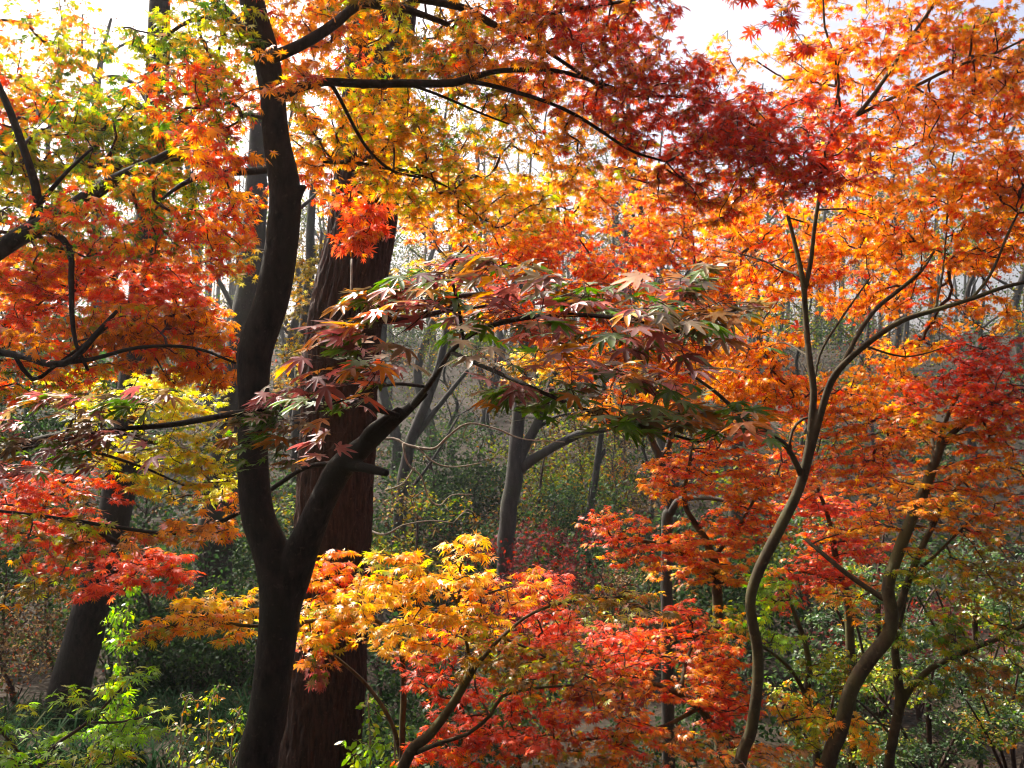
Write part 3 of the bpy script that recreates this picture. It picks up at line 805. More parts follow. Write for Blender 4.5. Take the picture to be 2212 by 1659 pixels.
t.branch([(1785, 345, 4.8, 4), (1800, 250, 4.8, 4.5), (1812, 180, 4.8, 4.5), (1800, 110, 4.8, 4), (1782, 60, 4.8, 4), (1778, -30, 4.8, 3)])
t.branch([(1795, 830, 4.65, 9), (1830, 770, 4.7, 8.5), (1855, 720, 4.75, 8), (1890, 670, 4.8, 7.5), (1950, 620, 4.85, 7), (1990, 585, 4.9, 5), (2020, 540, 5, 3.5)])
t.branch([(2100, 645, 4.45, 5), (2135, 600, 4.5, 5), (2155, 560, 4.5, 4.5), (2180, 500, 4.5, 4), (2210, 440, 4.5, 3)])
t.branch([(1757, 835, 4.72, 4), (1770, 770, 4.8, 4), (1790, 730, 4.8, 3.8), (1830, 670, 4.9, 3.4), (1880, 600, 5, 2.4)])
t.branch([(1735, 1035, 4.7, 11), (1712, 985, 4.68, 9.5), (1690, 955, 4.65, 9), (1650, 930, 4.6, 8.5), (1600, 895, 4.55, 7.5), (1550, 850, 4.5, 6), (1480, 800, 4.5, 4)])
t.branch([(1705, 968, 4.66, 5), (1712, 930, 4.7, 5), (1735, 905, 4.75, 4.5), (1775, 898, 4.75, 4)])
t.branch([(1860, 745, 4.6, 4), (1960, 770, 4.8, 3), (2060, 745, 5, 2)])
t.branch([(2020, 670, 4.5, 4), (2040, 560, 4.9, 3.4), (2050, 400, 5.1, 3), (2060, 330, 5.1, 2)])
t.branch([(1735, 600, 4.8, 3.5), (1640, 560, 5.2, 3), (1560, 540, 5.4, 2)])
t.branch([(1748, 770, 4.75, 3.5), (1690, 740, 5.3, 3), (1640, 760, 5.6, 2)])
for a in [(1690, 165, 5, 130, 50, .5, 1.0, 30, 'o'), (1560, 110, 5.2, 70, 40, .4, .4, 30, 'ory'), (1860, 120, 4.9, 170, 100, .6, .85, 30, 'or'), (2040, 70, 4.8, 150, 90, .6, 1.1, 30, 'ro'), (2170, 90, 4.7, 90, 90, .5, 1.7, 30, 'ro'), (2100, 230, 4.7, 150, 90, .5, 1.7, 30, 'o'), (1880, 280, 5, 140, 80, .5, 1.2, 29, 'o'),
          (1960, 390, 5, 180, 80, .6, 1.6, 29, 'ory'), (2140, 410, 4.8, 110, 100, .5, 1.7, 30, 'or'), (1640, 470, 5.2, 130, 70, .5, 1.1, 28, 'or'), (1830, 500, 5.3, 170, 80, .6, 1.6, 28, 'o'), (2060, 540, 5.1, 170, 70, .5, 1.6, 28, 'o'), (1690, 590, 5.5, 120, 80, .5, 1.2, 27, 'or'), (1880, 640, 5.6, 130, 65, .5, 1.1, 27, 'o'), (2120, 680, 5.2, 100, 55, .4, .6, 28, 'o'),
          (1650, 730, 5.7, 90, 60, .4, 1.2, 26, 'o'), (1620, 820, 5.7, 110, 55, .4, 1.7, 26, 'o'), (1710, 860, 5.9, 150, 65, .5, 1.8, 25, 'or'), (1860, 840, 5.9, 130, 60, .5, 1.6, 25, 'o'), (1950, 760, 5.7, 90, 45, .4, 1.0, 26, 'ory'), (2290, 300, 4.6, 110, 280, .6, 1.0, 32, 'o'), (1950, -120, 4.8, 330, 110, .8, .9, 32, 'o')]:
    t.pad(*a[:6], a[6]*1.05, a[7]*.98, a[8], lpn=7, pitch=(-32, 30), gap=-.5)
t.finish(voxel=.006, it=5)

t = Tree('forked_stem_maple', 'maple with a bent pale barked trunk and red orange crown at lower right', foot(1790, 1659, 5.0), group=GM, bark_mat=M_BARK_OLIVE, seed=43)
t.rs = 0.76
t.stem([(1762, to_ground(1762, 5), 5, 27), (1788, 1659, 5, 23), (1815, 1580, 5, 21), (1838, 1490, 5, 20), (1878, 1425, 5, 20), (1918, 1375, 5, 20), (1926, 1325, 5, 19), (1918, 1270, 5, 18), (1935, 1210, 5, 17), (1965, 1130, 5, 16), (2000, 1050, 5, 15), (2025, 985, 5, 14), (2036, 960, 5, 11), (2070, 925, 5, 8), (2140, 875, 4.95, 6.5), (2240, 820, 4.9, 4)], sides=16, wob=.03, step=.04)
t.stem([(1928, 1350, 5, 13), (1950, 1290, 5.05, 11), (1968, 1240, 5.1, 10), (2000, 1165, 5.15, 9), (2050, 1075, 5.2, 7), (2110, 1000, 5.2, 4)], sides=12, wob=.03, step=.04)
t.stem([(2024, 985, 5, 9), (2030, 950, 5, 7), (2060, 870, 5.05, 6), (2105, 800, 5.1, 4), (2130, 740, 5.1, 2.5)], sides=10, step=.04)
t.branch([(1920, 1300, 5, 9), (1880, 1275, 5.05, 7.5), (1830, 1240, 5.1, 7), (1770, 1190, 5.2, 6), (1740, 1165, 5.3, 4)])
t.branch([(1968, 1240, 5.1, 6), (2010, 1210, 5.05, 4.5), (2060, 1160, 5, 3.5), (2100, 1120, 5, 2.5)])
t.branch([(2020, 990, 5, 6), (2010, 930, 5.2, 5), (1990, 870, 5.5, 4), (1900, 900, 5.9, 3)])
for a in [(2120, 790, 5.0, 110, 70, .5, 2.0, 27, 'cr'), (2170, 880, 4.9, 80, 70, .4, 1.7, 27, 'r'), (2040, 850, 5.1, 100, 50, .5, 1.6, 27, 'r'), (2050, 920, 5.1, 130, 50, .5, 1.6, 27, 'ro'), (1890, 920, 5.9, 140, 55, .5, 1.8, 25, 'or'), (2120, 1010, 5, 130, 70, .5, 1.7, 27, 'o'), (1870, 1010, 6.0, 140, 45, .5, 1.8, 25, 'redo'),
          (1960, 1070, 5.1, 120, 45, .5, 1.4, 27, 'ory'), (2110, 1110, 5, 110, 60, .5, 1.3, 28, 'ro'), (2160, 1230, 5, 80, 55, .4, .9, 28, 'ol'), (1990, 1220, 5.1, 90, 40, .4, .8, 30, 'yg'), (1830, 1300, 5.2, 80, 35, .3, .9, 30, 'yo'), (1880, 1130, 5.3, 90, 40, .4, 1.2, 27, 'ory')]:
    t.pad(*a, lay=28, lpn=7, tilt=-.05, pitch=(-22, 17))
t.finish(voxel=.006, it=5)

t = Tree('branching_maple', 'reddish straight maple stem with a long right limb and thin green leaves', foot(1920, 1659, 5.3), group=GM, bark_mat=M_BARK_OLIVE, seed=47)
t.rs = 0.66
t.stem([(1915, to_ground(1915, 5.3), 5.3, 20), (1920, 1659, 5.3, 17), (1930, 1590, 5.3, 17), (1944, 1520, 5.3, 16), (1938, 1450, 5.3, 14), (1934, 1390, 5.3, 12), (1950, 1320, 5.35, 8), (1960, 1260, 5.4, 4)], sides=12, wob=.04, step=.04)
t.stem([(1940, 1540, 5.3, 12), (1965, 1490, 5.28, 11), (2010, 1445, 5.25, 10), (2060, 1420, 5.2, 9.5), (2110, 1397, 5.15, 9), (2160, 1378, 5.1, 8), (2250, 1330, 5.0, 6)], sides=10, wob=.04, step=.04)
for a in [(1990, 1370, 5.2, 90, 45, .4, .8, 38, 'gy'), (2080, 1350, 5.2, 110, 35, .4, .9, 32, 'gy'), (2120, 1460, 5.2, 90, 50, .4, .7, 32, 'ol'), (1990, 1450, 5.2, 50, 40, .3, .5, 36, 'gy'), (2140, 1290, 5.2, 90, 40, .4, .8, 32, 'ol'), (1870, 1590, 5.2, 40, 50, .3, .7, 32, 'yo')]:
    t.pad(*a, lay=30, lpn=5)
t.finish(voxel=.006, it=5)

t = Tree('lime_sapling', 'thin sapling with pale green and golden leaves between the two right trunks', foot(1765, 1659, 5.6), group=GM, bark_mat=M_BARK_OLIVE, seed=49)
t.stem([(1770, to_ground(1770, 5.6), 5.6, 9), (1762, 1600, 5.6, 8), (1742, 1510, 5.6, 8), (1748, 1450, 5.6, 7), (1740, 1390, 5.6, 6), (1722, 1340, 5.6, 5), (1700, 1280, 5.6, 3)], sides=8, wob=.05, step=.04)
t.branch([(1742, 1505, 5.6, 5), (1715, 1455, 5.55, 4.5), (1680, 1420, 5.5, 3.5), (1620, 1380, 5.4, 2)])
t.branch([(1745, 1540, 5.6, 4), (1720, 1550, 5.4, 3), (1690, 1560, 5.2, 2)])
for a in [(1590, 1350, 5.4, 60, 40, .3, 1.0, 34, 'yg'), (1690, 1340, 5.4, 60, 50, .3, .9, 36, 'lime'), (1660, 1260, 5.6, 50, 40, .3, 1.0, 30, 'lime'), (1800, 1450, 5.5, 70, 60, .3, .9, 30, 'gy'), (1740, 1530, 5.2, 85, 35, .3, 1.3, 38, 'yo'), (1760, 1590, 5.3, 70, 40, .3, 1.1, 34, 'yg')]:
    t.pad(*a, lay=28, lpn=5)
t.finish()

t = Tree('scarlet_maple', 'scarlet maple low behind the two curved trunks on the right', foot(1720, 1659, 7.2), group=GM, bark_mat=M_BARK_OLIVE, seed=51)
t.stem([(1840, to_ground(1840, 7.2), 7.2, 12), (1835, 1350, 7.2, 10), (1810, 1230, 7.2, 8), (1790, 1120, 7.2, 5), (1760, 1040, 7.2, 3)], sides=8)
t.branch([(1820, 1260, 7.2, 5), (1760, 1240, 7, 4), (1700, 1230, 6.9, 2)])
for a in [(1790, 1100, 7.2, 120, 45, .5, 1.9, 23, 'r'), (1830, 1180, 7.1, 110, 45, .5, 1.8, 23, 'r'), (1740, 1240, 7, 80, 40, .4, 1.7, 24, 'r'), (1840, 1250, 7, 70, 30, .4, 1.3, 24, 'redo'), (1730, 1040, 7.2, 70, 40, .4, 1.5, 23, 'or'), (1690, 1290, 6.9, 50, 30, .3, .9, 24, 'r')]:
    t.pad(*a, lay=24, lpn=8, pitch=(-20, 16))
t.finish()

# ------------------------------------------------------------------ lower middle maples
t = Tree('golden_maple', 'golden leaved maple at bottom centre on a slanting dark stem', foot(860, 1659, 4.5), group=GM, bark_mat=M_BARK_OLIVE, seed=61)
t.rs = 0.78
t.stem([(790, to_ground(790, 4.5), 4.5, 22), (872, 1655, 4.5, 16), (930, 1585, 4.5, 14), (975, 1525, 4.5, 13), (1005, 1475, 4.5, 12), (1022, 1445, 4.5, 10), (1040, 1425, 4.5, 6), (1085, 1375, 4.5, 5), (1150, 1325, 4.5, 4.4), (1230, 1300, 4.5, 4), (1350, 1288, 4.5, 3)], sides=12, wob=.04, step=.04)
t.stem([(1018, 1452, 4.5, 8), (1010, 1400, 4.45, 5), (1000, 1345, 4.4, 4.6), (985, 1300, 4.35, 4.4), (940, 1245, 4.3, 4), (860, 1205, 4.3, 3)], sides=8, step=.04)
t.branch([(990, 1305, 4.35, 4), (994, 1260, 4.3, 3.5), (997, 1215, 4.2, 3), (1040, 1180, 4.2, 2)])
t.branch([(900, 1625, 4.5, 8), (950, 1605, 4.4, 6), (1010, 1585, 4.4, 5.5), (1060, 1545, 4.4, 5), (1085, 1505, 4.4, 5), (1150, 1488, 4.4, 4), (1240, 1480, 4.4, 3)])
t.branch([(1085, 1378, 4.5, 4), (1140, 1400, 4.5, 3.4), (1220, 1440, 4.5, 2.8), (1290, 1470, 4.5, 2)])
t.branch([(990, 1305, 4.35, 3), (1060, 1280, 4.3, 3), (1110, 1265, 4.3, 2)])
for a in [(1020, 1185, 4.2, 70, 36, .25, .8, 52, 'y'), (960, 1240, 4.3, 100, 40, .3, 1.2, 48, 'y'), (860, 1220, 4.3, 110, 36, .3, 1.1, 46, 'yo'), (1110, 1270, 4.35, 110, 36, .35, 1.3, 42, 'ory'), (870, 1300, 4.3, 150, 50, .35, 1.7, 46, 'y'), (1010, 1320, 4.4, 90, 40, .35, 1.1, 44, 'yo'), (1330, 1303, 4.4, 190, 22, .3, 1.0, 42, 'ol'), (1440, 1300, 4.4, 90, 18, .25, .9, 42, 'ygd'),
          (1060, 1410, 4.6, 120, 50, .4, 1.3, 38, 'ol'), (1200, 1450, 4.4, 170, 40, .4, 1.3, 38, 'ol'), (880, 1370, 4.4, 110, 40, .3, 1.3, 42, 'y'), (1330, 1500, 4.4, 130, 36, .35, 1.1, 38, 'dr')]:
    t.pad(*a, lay=32, lpn=5, tilt=-.04, pitch=(-24, 20))
t.finish()

t = Tree('amber_maple', 'amber leaved maple branch crossing behind the forked trunk at lower left', foot(872, 1659, 4.9), group=GM, bark_mat=M_BARK_OLIVE, seed=63)
t.stem([(868, to_ground(868, 4.9), 4.9, 8), (869, 1600, 4.9, 7), (872, 1500, 4.9, 6.5), (868, 1420, 4.9, 5.5), (850, 1370, 4.9, 5), (780, 1330, 4.8, 4.6), (650, 1345, 4.7, 4.4), (540, 1352, 4.6, 4), (430, 1340, 4.55, 3), (330, 1365, 4.5, 2)], sides=8, wob=.05, step=.04)
t.branch([(870, 1650, 4.9, 6), (845, 1560, 4.95, 5), (800, 1490, 5, 4.4), (750, 1440, 5, 3.5), (700, 1400, 5, 2.4)])
for a in [(460, 1310, 4.55, 105, 42, .3, 2.0, 42, 'y'), (400, 1350, 4.55, 110, 36, .3, 1.6, 42, 'yo'), (320, 1375, 4.5, 60, 26, .2, 1.1, 42, 'ro'), (520, 1370, 4.6, 60, 26, .2, 1.2, 40, 'yo'), (740, 1340, 4.8, 90, 45, .35, 1.5, 42, 'yo'), (740, 1230, 4.9, 80, 55, .3, 1.0, 40, 'or'), (780, 1290, 4.9, 90, 36, .3, 1.4, 40, 'y'),
          (690, 1400, 4.8, 60, 36, .25, 1.0, 42, 'o'), (700, 1330, 4.7, 85, 45, .25, 1.2, 42, 'yo'), (690, 1255, 4.8, 60, 40, .25, .9, 40, 'or')]:
    t.pad(*a, lay=30, lpn=5, tilt=.05, pitch=(-24, 20))
t.pad(675, 1455, 4.7, 40, 50, .1, .6, 40, 'bz', pitch=(-55, 15), lpn=4)
t.finish()

t = Tree('salmon_maple', 'broad salmon red maple mound across the bottom centre', foot(1300, 1659, 5.2), group=GM, bark_mat=M_BARK_OLIVE, seed=65)
t.stem([(1640, to_ground(1640, 5.6), 5.6, 16), (1600, 1635, 5.4, 10), (1550, 1580, 5.3, 9), (1510, 1530, 5.2, 8), (1470, 1500, 5.1, 7), (1390, 1470, 5.1, 5), (1290, 1440, 5.1, 4), (1180, 1420, 5.1, 3)], sides=10, wob=.04, step=.04)
t.branch([(1510, 1530, 5.2, 5), (1430, 1570, 5, 4), (1330, 1590, 4.8, 3.4), (1200, 1600, 4.8, 3), (1050, 1590, 4.8, 2)])
t.branch([(1470, 1500, 5.1, 5), (1480, 1440, 5.2, 4), (1500, 1380, 5.3, 3)])
t.branch([(1330, 1590, 4.8, 3), (1345, 1520, 4.8, 2.4), (1340, 1450, 4.8, 2)])
for a in [(1170, 1280, 5.0, 85, 45, .4, 1.8, 30, 'rp'), (1150, 1370, 5, 130, 50, .4, 1.8, 29, 'rp'), (1300, 1400, 5.1, 150, 50, .4, 1.9, 28, 'rp'), (1480, 1380, 5.3, 130, 50, .4, 1.9, 27, 'redo'), (1430, 1460, 5.2, 170, 50, .4, 1.9, 28, 'or'), (920, 1430, 4.9, 70, 50, .3, 1.2, 34, 'r'), (1000, 1490, 4.9, 90, 40, .3, 1.0, 34, 'rp'), (960, 1370, 4.9, 80, 40, .3, 1.0, 32, 'r'),
          (1000, 1570, 4.7, 90, 45, .3, 1.5, 36, 'rp'), (1130, 1570, 4.7, 120, 45, .35, 1.8, 34, 'rp'), (1000, 1630, 4.7, 120, 30, .3, 1.3, 36, 'redo'), (1300, 1560, 4.7, 140, 40, .35, 1.4, 34, 'redo'), (1280, 1640, 4.6, 180, 36, .35, 1.3, 36, 'tan'), (1420, 1600, 4.8, 90, 45, .3, 1.0, 33, 'tan'), (1560, 1520, 5.4, 90, 70, .4, 1.9, 28, 'r'), (1570, 1440, 5.4, 70, 40, .4, 1.8, 28, 'redo'), (1480, 1330, 5.3, 60, 25, .3, 1.3, 27, 'r'),
          (1560, 1640, 4.8, 140, 36, .35, 1.5, 33, 'tan'), (1200, 1500, 4.8, 110, 40, .3, 1.3, 32, 'r'), (1690, 1640, 5, 80, 30, .3, 1.1, 32, 'tan'), (890, 1630, 4.7, 40, 30, .2, .8, 34, 'r')]:
    t.pad(*a, lay=28, lpn=7, tilt=-.04, pitch=(-22, 17))
t.finish()

# ------------------------------------------------------------------ plants at lower left
t = Tree('lime_maple_seedling', 'lime green maple seedling in the bottom left corner', foot(60, 1659, 3.5), cat='sapling', bark_mat=M_TWIG, seed=71)
t.stem([(60, to_ground(60, 3.5, .1), 3.5, 7), (70, 1700, 3.5, 6), (110, 1620, 3.5, 4.5), (190, 1560, 3.55, 3.5), (260, 1490, 3.6, 2.5), (310, 1440, 3.6, 1.8)], sides=8)
t.branch([(80, 1680, 3.5, 4), (20, 1600, 3.45, 3), (-40, 1540, 3.4, 2)])
t.branch([(190, 1560, 3.55, 3), (260, 1560, 3.5, 2.4), (340, 1540, 3.5, 1.8)])
for a in [(40, 1540, 3.45, 80, 22, .2, .9, 56, 'lime'), (60, 1620, 3.4, 110, 30, .25, 1.5, 56, 'lime'), (190, 1500, 3.55, 90, 24, .2, .8, 56, 'lime'), (280, 1450, 3.6, 60, 22, .2, .8, 52, 'lime'), (290, 1560, 3.5, 80, 30, .2, 1.1, 52, 'lime'), (200, 1640, 3.4, 90, 26, .2, .9, 54, 'yg')]:
    t.pad(*a, lay=26, lpn=4, pitch=(-18, 18))
t.finish()

t = Tree('climbing_vine', 'bright green heart leaved vine hanging right of the leaning trunk', foot(262, 1659, 5.6), cat='vine', bark_mat=M_TWIG_PALE, twig_mat=M_TWIG_PALE, seed=73)
t.stem([(232, to_ground(232, 5.6, .1), 5.6, 3), (236, 1620, 5.6, 2.6), (250, 1550, 5.6, 2.4), (262, 1470, 5.62, 2.4), (255, 1400, 5.6, 2.2), (275, 1330, 5.6, 2), (282, 1260, 5.6, 1.6), (278, 1190, 5.6, 1.2)], sides=6)
for a in [(282, 1255, 5.6, 14, 55, .06, 1.6, 30, 'lime'), (262, 1360, 5.6, 32, 70, .1, 1.0, 30, 'lime'), (245, 1460, 5.6, 26, 70, .1, .8, 30, 'lime'), (240, 1600, 5.6, 60, 60, .15, 1.1, 28, 'lime'), (250, 1540, 5.6, 40, 50, .15, .9, 28, 'lime')]:
    t.pad(*a, tpl='blade', pitch=(-50, 22), gap=-3, lpn=4)
t.finish()

for k, (px, d, top, w_, lab) in enumerate([(395, 4.9, 1500, 40, 'thin pale stemmed weed with drooping seed heads nearest the leaning trunk'), (455, 4.7, 1480, 45, 'tallest pale weed with drooping heads left of the forked trunk'),
                                           (505, 4.8, 1530, 40, 'pale weed with broad drying leaves touching the forked trunk')]):
    t = Tree('weed', lab, foot(px, 1659, d), cat='weed', group='pale weeds left of the forked trunk', bark_mat=M_TWIG_PALE, twig_mat=M_TWIG_PALE, seed=80+k)
    g = to_ground(px, d, .05)
    t.stem([(px-20, g, d, 2.6), (px-8, (g+top)/2, d, 2.2), (px, top+40, d, 1.8), (px+18, top, d, 1.2)], sides=6)
    t.branch([(px-8, (g+top)/2, d, 1.8), (px+20, (g+top)/2-60, d, 1.4), (px+38, (g+top)/2-80, d, 1)])
    for a in [(px+10, top+20, d, w_*.7, 26, .1, .4, 26, 'gy'), (px-4, top+80, d, w_*.7, 50, .12, .28, 32, 'autg'), (px, top+160, d, w_*.8, 60, .12, .35, 34, 'autg')]:
        t.pad(*a, tpl='blade', pitch=(-40, 30), gap=-3, lpn=4)
    t.finish()
for k, (px, d, top, w_, lab) in enumerate([(795, 5.4, 1500, 45, 'lime green leafy weed against the right side of the furrowed trunk'), (850, 5.2, 1570, 50, 'lime green leafy weed beside the thin amber maple stem')]):
    t = Tree('leafy_weed', lab, foot(px, 1659, d), cat='weed', group='lime leafy weeds at bottom centre', bark_mat=M_TWIG_PALE, twig_mat=M_TWIG_PALE, seed=90+k)
    g = to_ground(px, d, .05)
    t.stem([(px-6, g, d, 2.6), (px+4, (g+top)/2, d, 2.2), (px, top, d, 1.4)], sides=6)
    for a in [(px, top+40, d, w_*.7, 50, .1, .5, 44, 'lime'), (px, top+120, d, w_*.9, 70, .15, .6, 46, 'lime')]:
        t.pad(*a, tpl='blade', pitch=(-30, 30), gap=-3, lpn=4)
    t.finish()

# ------------------------------------------------------------------ trunks behind
t = Tree('leaning_trunk_tree', 'tree with a dark trunk leaning right at lower left, half under red leaves', foot(100, 1659, 7.5), bark_mat=M_BARK_DARK, seed=101)
t.stem([(88, to_ground(88, 7.5), 7.5, 62), (112, 1640, 7.5, 47), (150, 1490, 7.5, 42), (190, 1340, 7.5, 39), (222, 1230, 7.5, 37), (270, 980, 7.6, 33), (310, 640, 7.8, 32), (335, 300, 8, 26), (342, 100, 8.1, 24), (350, -120, 8.2, 20)], sides=24, wob=.02)
t.branch([(300, 700, 7.8, 12), (150, 600, 8.4, 9), (-50, 520, 9.2, 6), (-150, 480, 9.6, 4)])
t.pad((-5.0, 9.2, 1.5), 9.5, 0, 330, 170, 1.3, 1.2, 26, 'dg', tpl='blade', lpn=8)  # dark green pads, mostly hidden, added to shade the grass bank
t.pad((-6.4, 9.6, 2.2), 9.5, 0, 330, 200, 1.4, 1.2, 26, 'dg', tpl='blade', lpn=8)
t.branch([(340, 260, 8, 8), (300, 190, 8.2, 6), (250, 165, 8.4, 4), (210, 170, 8.6, 2)])
t.branch([(337, 330, 8, 9), (420, 240, 8.4, 6), (470, 120, 8.8, 4), (480, 20, 9, 2)])
t.finish()
t = Tree('slanting_trunk_tree', 'grey trunk slanting up behind the forked maple, left of the furrowed trunk', foot(455, 1500, 10.5), bark_mat=M_BARK_GREY, seed=103)
t.stem([(446, to_ground(446, 10.5), 10.5, 68), (458, 1240, 10.5, 42), (472, 1090, 10.5, 38), (500, 880, 10.6, 33), (528, 700, 10.7, 30), (542, 590, 10.8, 27), (552, 440, 10.9, 24), (560, 250, 11, 18)], sides=20, wob=.03)
t.branch([(545, 560, 10.8, 8), (600, 480, 11, 6), (660, 440, 11.2, 4), (700, 400, 11.4, 2)])
t.branch([(525, 700, 10.7, 6), (480, 620, 11, 5), (440, 560, 11.2, 3)])
t.finish()


def grey_tree(label, stems, branches, seed, pads=(), mat=None, d=12):
    px = stems[0][0][0]
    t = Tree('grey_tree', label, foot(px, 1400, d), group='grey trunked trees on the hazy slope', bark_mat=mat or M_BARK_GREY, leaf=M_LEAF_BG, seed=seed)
    first = stems[0][0]
    st = [[(first[0], to_ground(first[0], first[2]), first[2], first[3]*1.15)]+list(stems[0])]+[list(x) for x in stems[1:]]
    for x in st:
        t.stem(x, sides=12, wob=.04, step=.12)
    for b in branches:
        t.branch(b, step=.12)
    for p in pads:
        t.pad(*p, tpl=1, lpn=9)
    t.finish(twig_max=.02)


grey_tree('forked grey tree with a long limb rising right, in the hazy gap at centre', [[(1092, 1220, 13, 19), (1098, 1110, 13, 18), (1112, 1020, 13, 19), (1115, 960, 13, 15), (1122, 860, 13.1, 14), (1130, 700, 13.3, 12), (1120, 480, 13.6, 8)],
          [(1108, 1040, 13, 12), (1130, 975, 13, 11), (1160, 915, 13, 10), (1185, 850, 13, 9), (1230, 700, 13, 6)], [(1104, 1040, 13, 13), (1130, 1008, 13, 12), (1180, 975, 12.9, 10), (1250, 938, 12.8, 9), (1330, 920, 12.6, 7), (1420, 880, 12.4, 4)]],
          [[(1130, 700, 13.3, 6), (1050, 560, 13.6, 4), (1000, 470, 14, 2)], [(1150, 935, 13, 4), (1200, 900, 13, 3), (1260, 890, 13, 2)]], 111, d=13)
grey_tree('pale grey hazy trunk just right of the furrowed trunk', [[(858, 1200, 16, 16), (866, 1090, 16, 14), (885, 960, 16, 12), (925, 860, 16, 10), (960, 740, 16, 8), (980, 560, 16.4, 5)]], [[(885, 960, 16, 7), (930, 900, 16, 6), (1010, 800, 16, 4)], [(868, 1080, 16, 4), (930, 1000, 16, 3), (990, 900, 16, 2)]], 112, d=16)
grey_tree('slim dark tree with a stubby side branch, right of the forked grey tree', [[(1268, 1140, 17, 8), (1282, 1060, 17, 8), (1295, 960, 17, 7), (1305, 860, 17, 6), (1300, 640, 17, 4)]], [[(1288, 1010, 17, 5), (1300, 985, 17, 5), (1308, 970, 17, 4)]], 113, d=17)
grey_tree('dark tree trunk standing against the white sky left of the curved maple', [[(1590, 1000, 15, 15), (1592, 780, 15, 14), (1584, 690, 15, 13), (1580, 620, 15, 12), (1575, 480, 15.2, 9)]], [[(1582, 650, 15, 8), (1562, 632, 15, 7), (1545, 600, 15, 5)], [(1590, 740, 15, 6), (1606, 710, 15, 5), (1618, 660, 15, 3)]], 114, d=15)
grey_tree('grey trunk with pale limb between the forked maple and the furrowed trunk', [[(640, 1150, 14, 15), (645, 900, 14, 14), (660, 700, 14, 13), (670, 560, 14.2, 11), (672, 460, 14.3, 9), (690, 300, 14.6, 6)]], [[(655, 760, 14, 6), (620, 700, 14.2, 5), (600, 640, 14.4, 3)]], 115, pads=[(650, 640, 13.5, 70, 90, .8, .35, 20, 'auty'), (640, 830, 13, 60, 70, .8, .4, 20, 'auty')], d=14)
grey_tree('white barked sapling lit by the sun behind the furrowed trunk', [[(672, 1000, 10, 5), (672, 800, 10, 5), (676, 720, 10, 5), (684, 650, 10, 4.5), (690, 590, 10, 4), (694, 500, 10, 2.5)]], [[(684, 650, 10, 3), (665, 620, 10, 2.4), (640, 600, 10, 1.6)]], 116, pads=[(660, 560, 10, 55, 60, .5, .45, 28, 'auty'), (500, 560, 10, 60, 70, .5, .5, 30, 'auty'), (620, 760, 10, 70, 50, .5, .4, 26, 'auty'), (880, 640, 10.5, 70, 60, .5, .4, 26, 'auty')], mat=M_BARK_PALE, d=10)
grey_tree('bare pale tree standing out against the sky at upper left', [[(215, 900, 24, 14), (210, 500, 24, 11), (206, 250, 24, 9), (212, 170, 24, 7), (222, 110, 24, 5), (240, 40, 24, 3)]], [[(210, 180, 24, 4), (180, 120, 24, 3), (178, 30, 24, 2)], [(214, 140, 24, 4), (260, 100, 24, 3), (310, 80, 24, 2)], [(208, 230, 24, 4), (250, 200, 24, 3), (320, 170, 24, 2)]], 117, d=24)

t = Tree('bare_sapling', 'bare pale twigged sapling reaching right from behind the furrowed trunk', foot(770, 1500, 6.6), cat='sapling', bark_mat=M_TWIG_PALE, twig_mat=M_TWIG_PALE, leaf=M_LEAF_BG, seed=120)
t.stem([(765, to_ground(765, 6.6), 6.6, 7), (770, 1300, 6.6, 6), (780, 1100, 6.6, 5), (800, 960, 6.55, 4), (830, 900, 6.5, 2.5)], sides=8)
for b in [[(800, 950, 6.55, 3.4), (850, 948, 6.5, 3.2), (880, 962, 6.45, 3), (935, 970, 6.4, 2.8), (965, 945, 6.35, 2.6), (1010, 915, 6.3, 2.4), (1070, 925, 6.25, 2), (1130, 948, 6.2, 1.6), (1220, 955, 6.2, 1)],
          [(870, 958, 6.45, 2.2), (880, 1000, 6.4, 2.2), (910, 1030, 6.4, 2), (925, 1075, 6.4, 1.9), (950, 1092, 6.4, 1.7), (975, 1070, 6.4, 1.4), (1020, 1068, 6.4, 1)],
          [(895, 1010, 6.4, 1.8), (870, 1045, 6.4, 1.6), (830, 1060, 6.4, 1.2)], [(900, 965, 6.42, 2), (940, 1000, 6.4, 1.8), (985, 1008, 6.4, 1.4), (1040, 1000, 6.4, 1)],
          [(785, 1140, 6.55, 3), (830, 1155, 6.4, 2.4), (870, 1135, 6.4, 2), (930, 1125, 6.4, 1.6), (980, 1130, 6.4, 1.2)], [(1010, 915, 6.3, 1.6), (1000, 945, 6.3, 1.2), (1030, 930, 6.3, .9)], [(980, 1128, 6.4, 1.2), (1010, 1100, 6.5, 1), (1030, 1115, 6.5, .8)]]:
    t.branch(b, step=.03, sides=6)
for px, py in ((918, 985), (893, 1075), (930, 1072), (968, 1102), (868, 1110), (1020, 1113)):
    t.pad(px, py, 6.35, 4, 4, .02, 14, 22, 'auty', gap=-9, tpl='blade', lpn=2)
t.finish(bf=.1)

# ------------------------------------------------------------------ woodland copies: trees and shrubs
def dup(root, loc, rz, sc, label):
    r = root.copy(); COL.objects.link(r)
    r.location = loc; r.rotation_euler = (0, 0, rz); r.scale = (sc, sc, sc*random.uniform(.92, 1.1)); r['label'] = label
    for ch in list(root.children):
        c = ch.copy(); COL.objects.link(c); c.parent = r
        for g in ch.children:
            e = g.copy(); COL.objects.link(e); e.parent = c
    return r


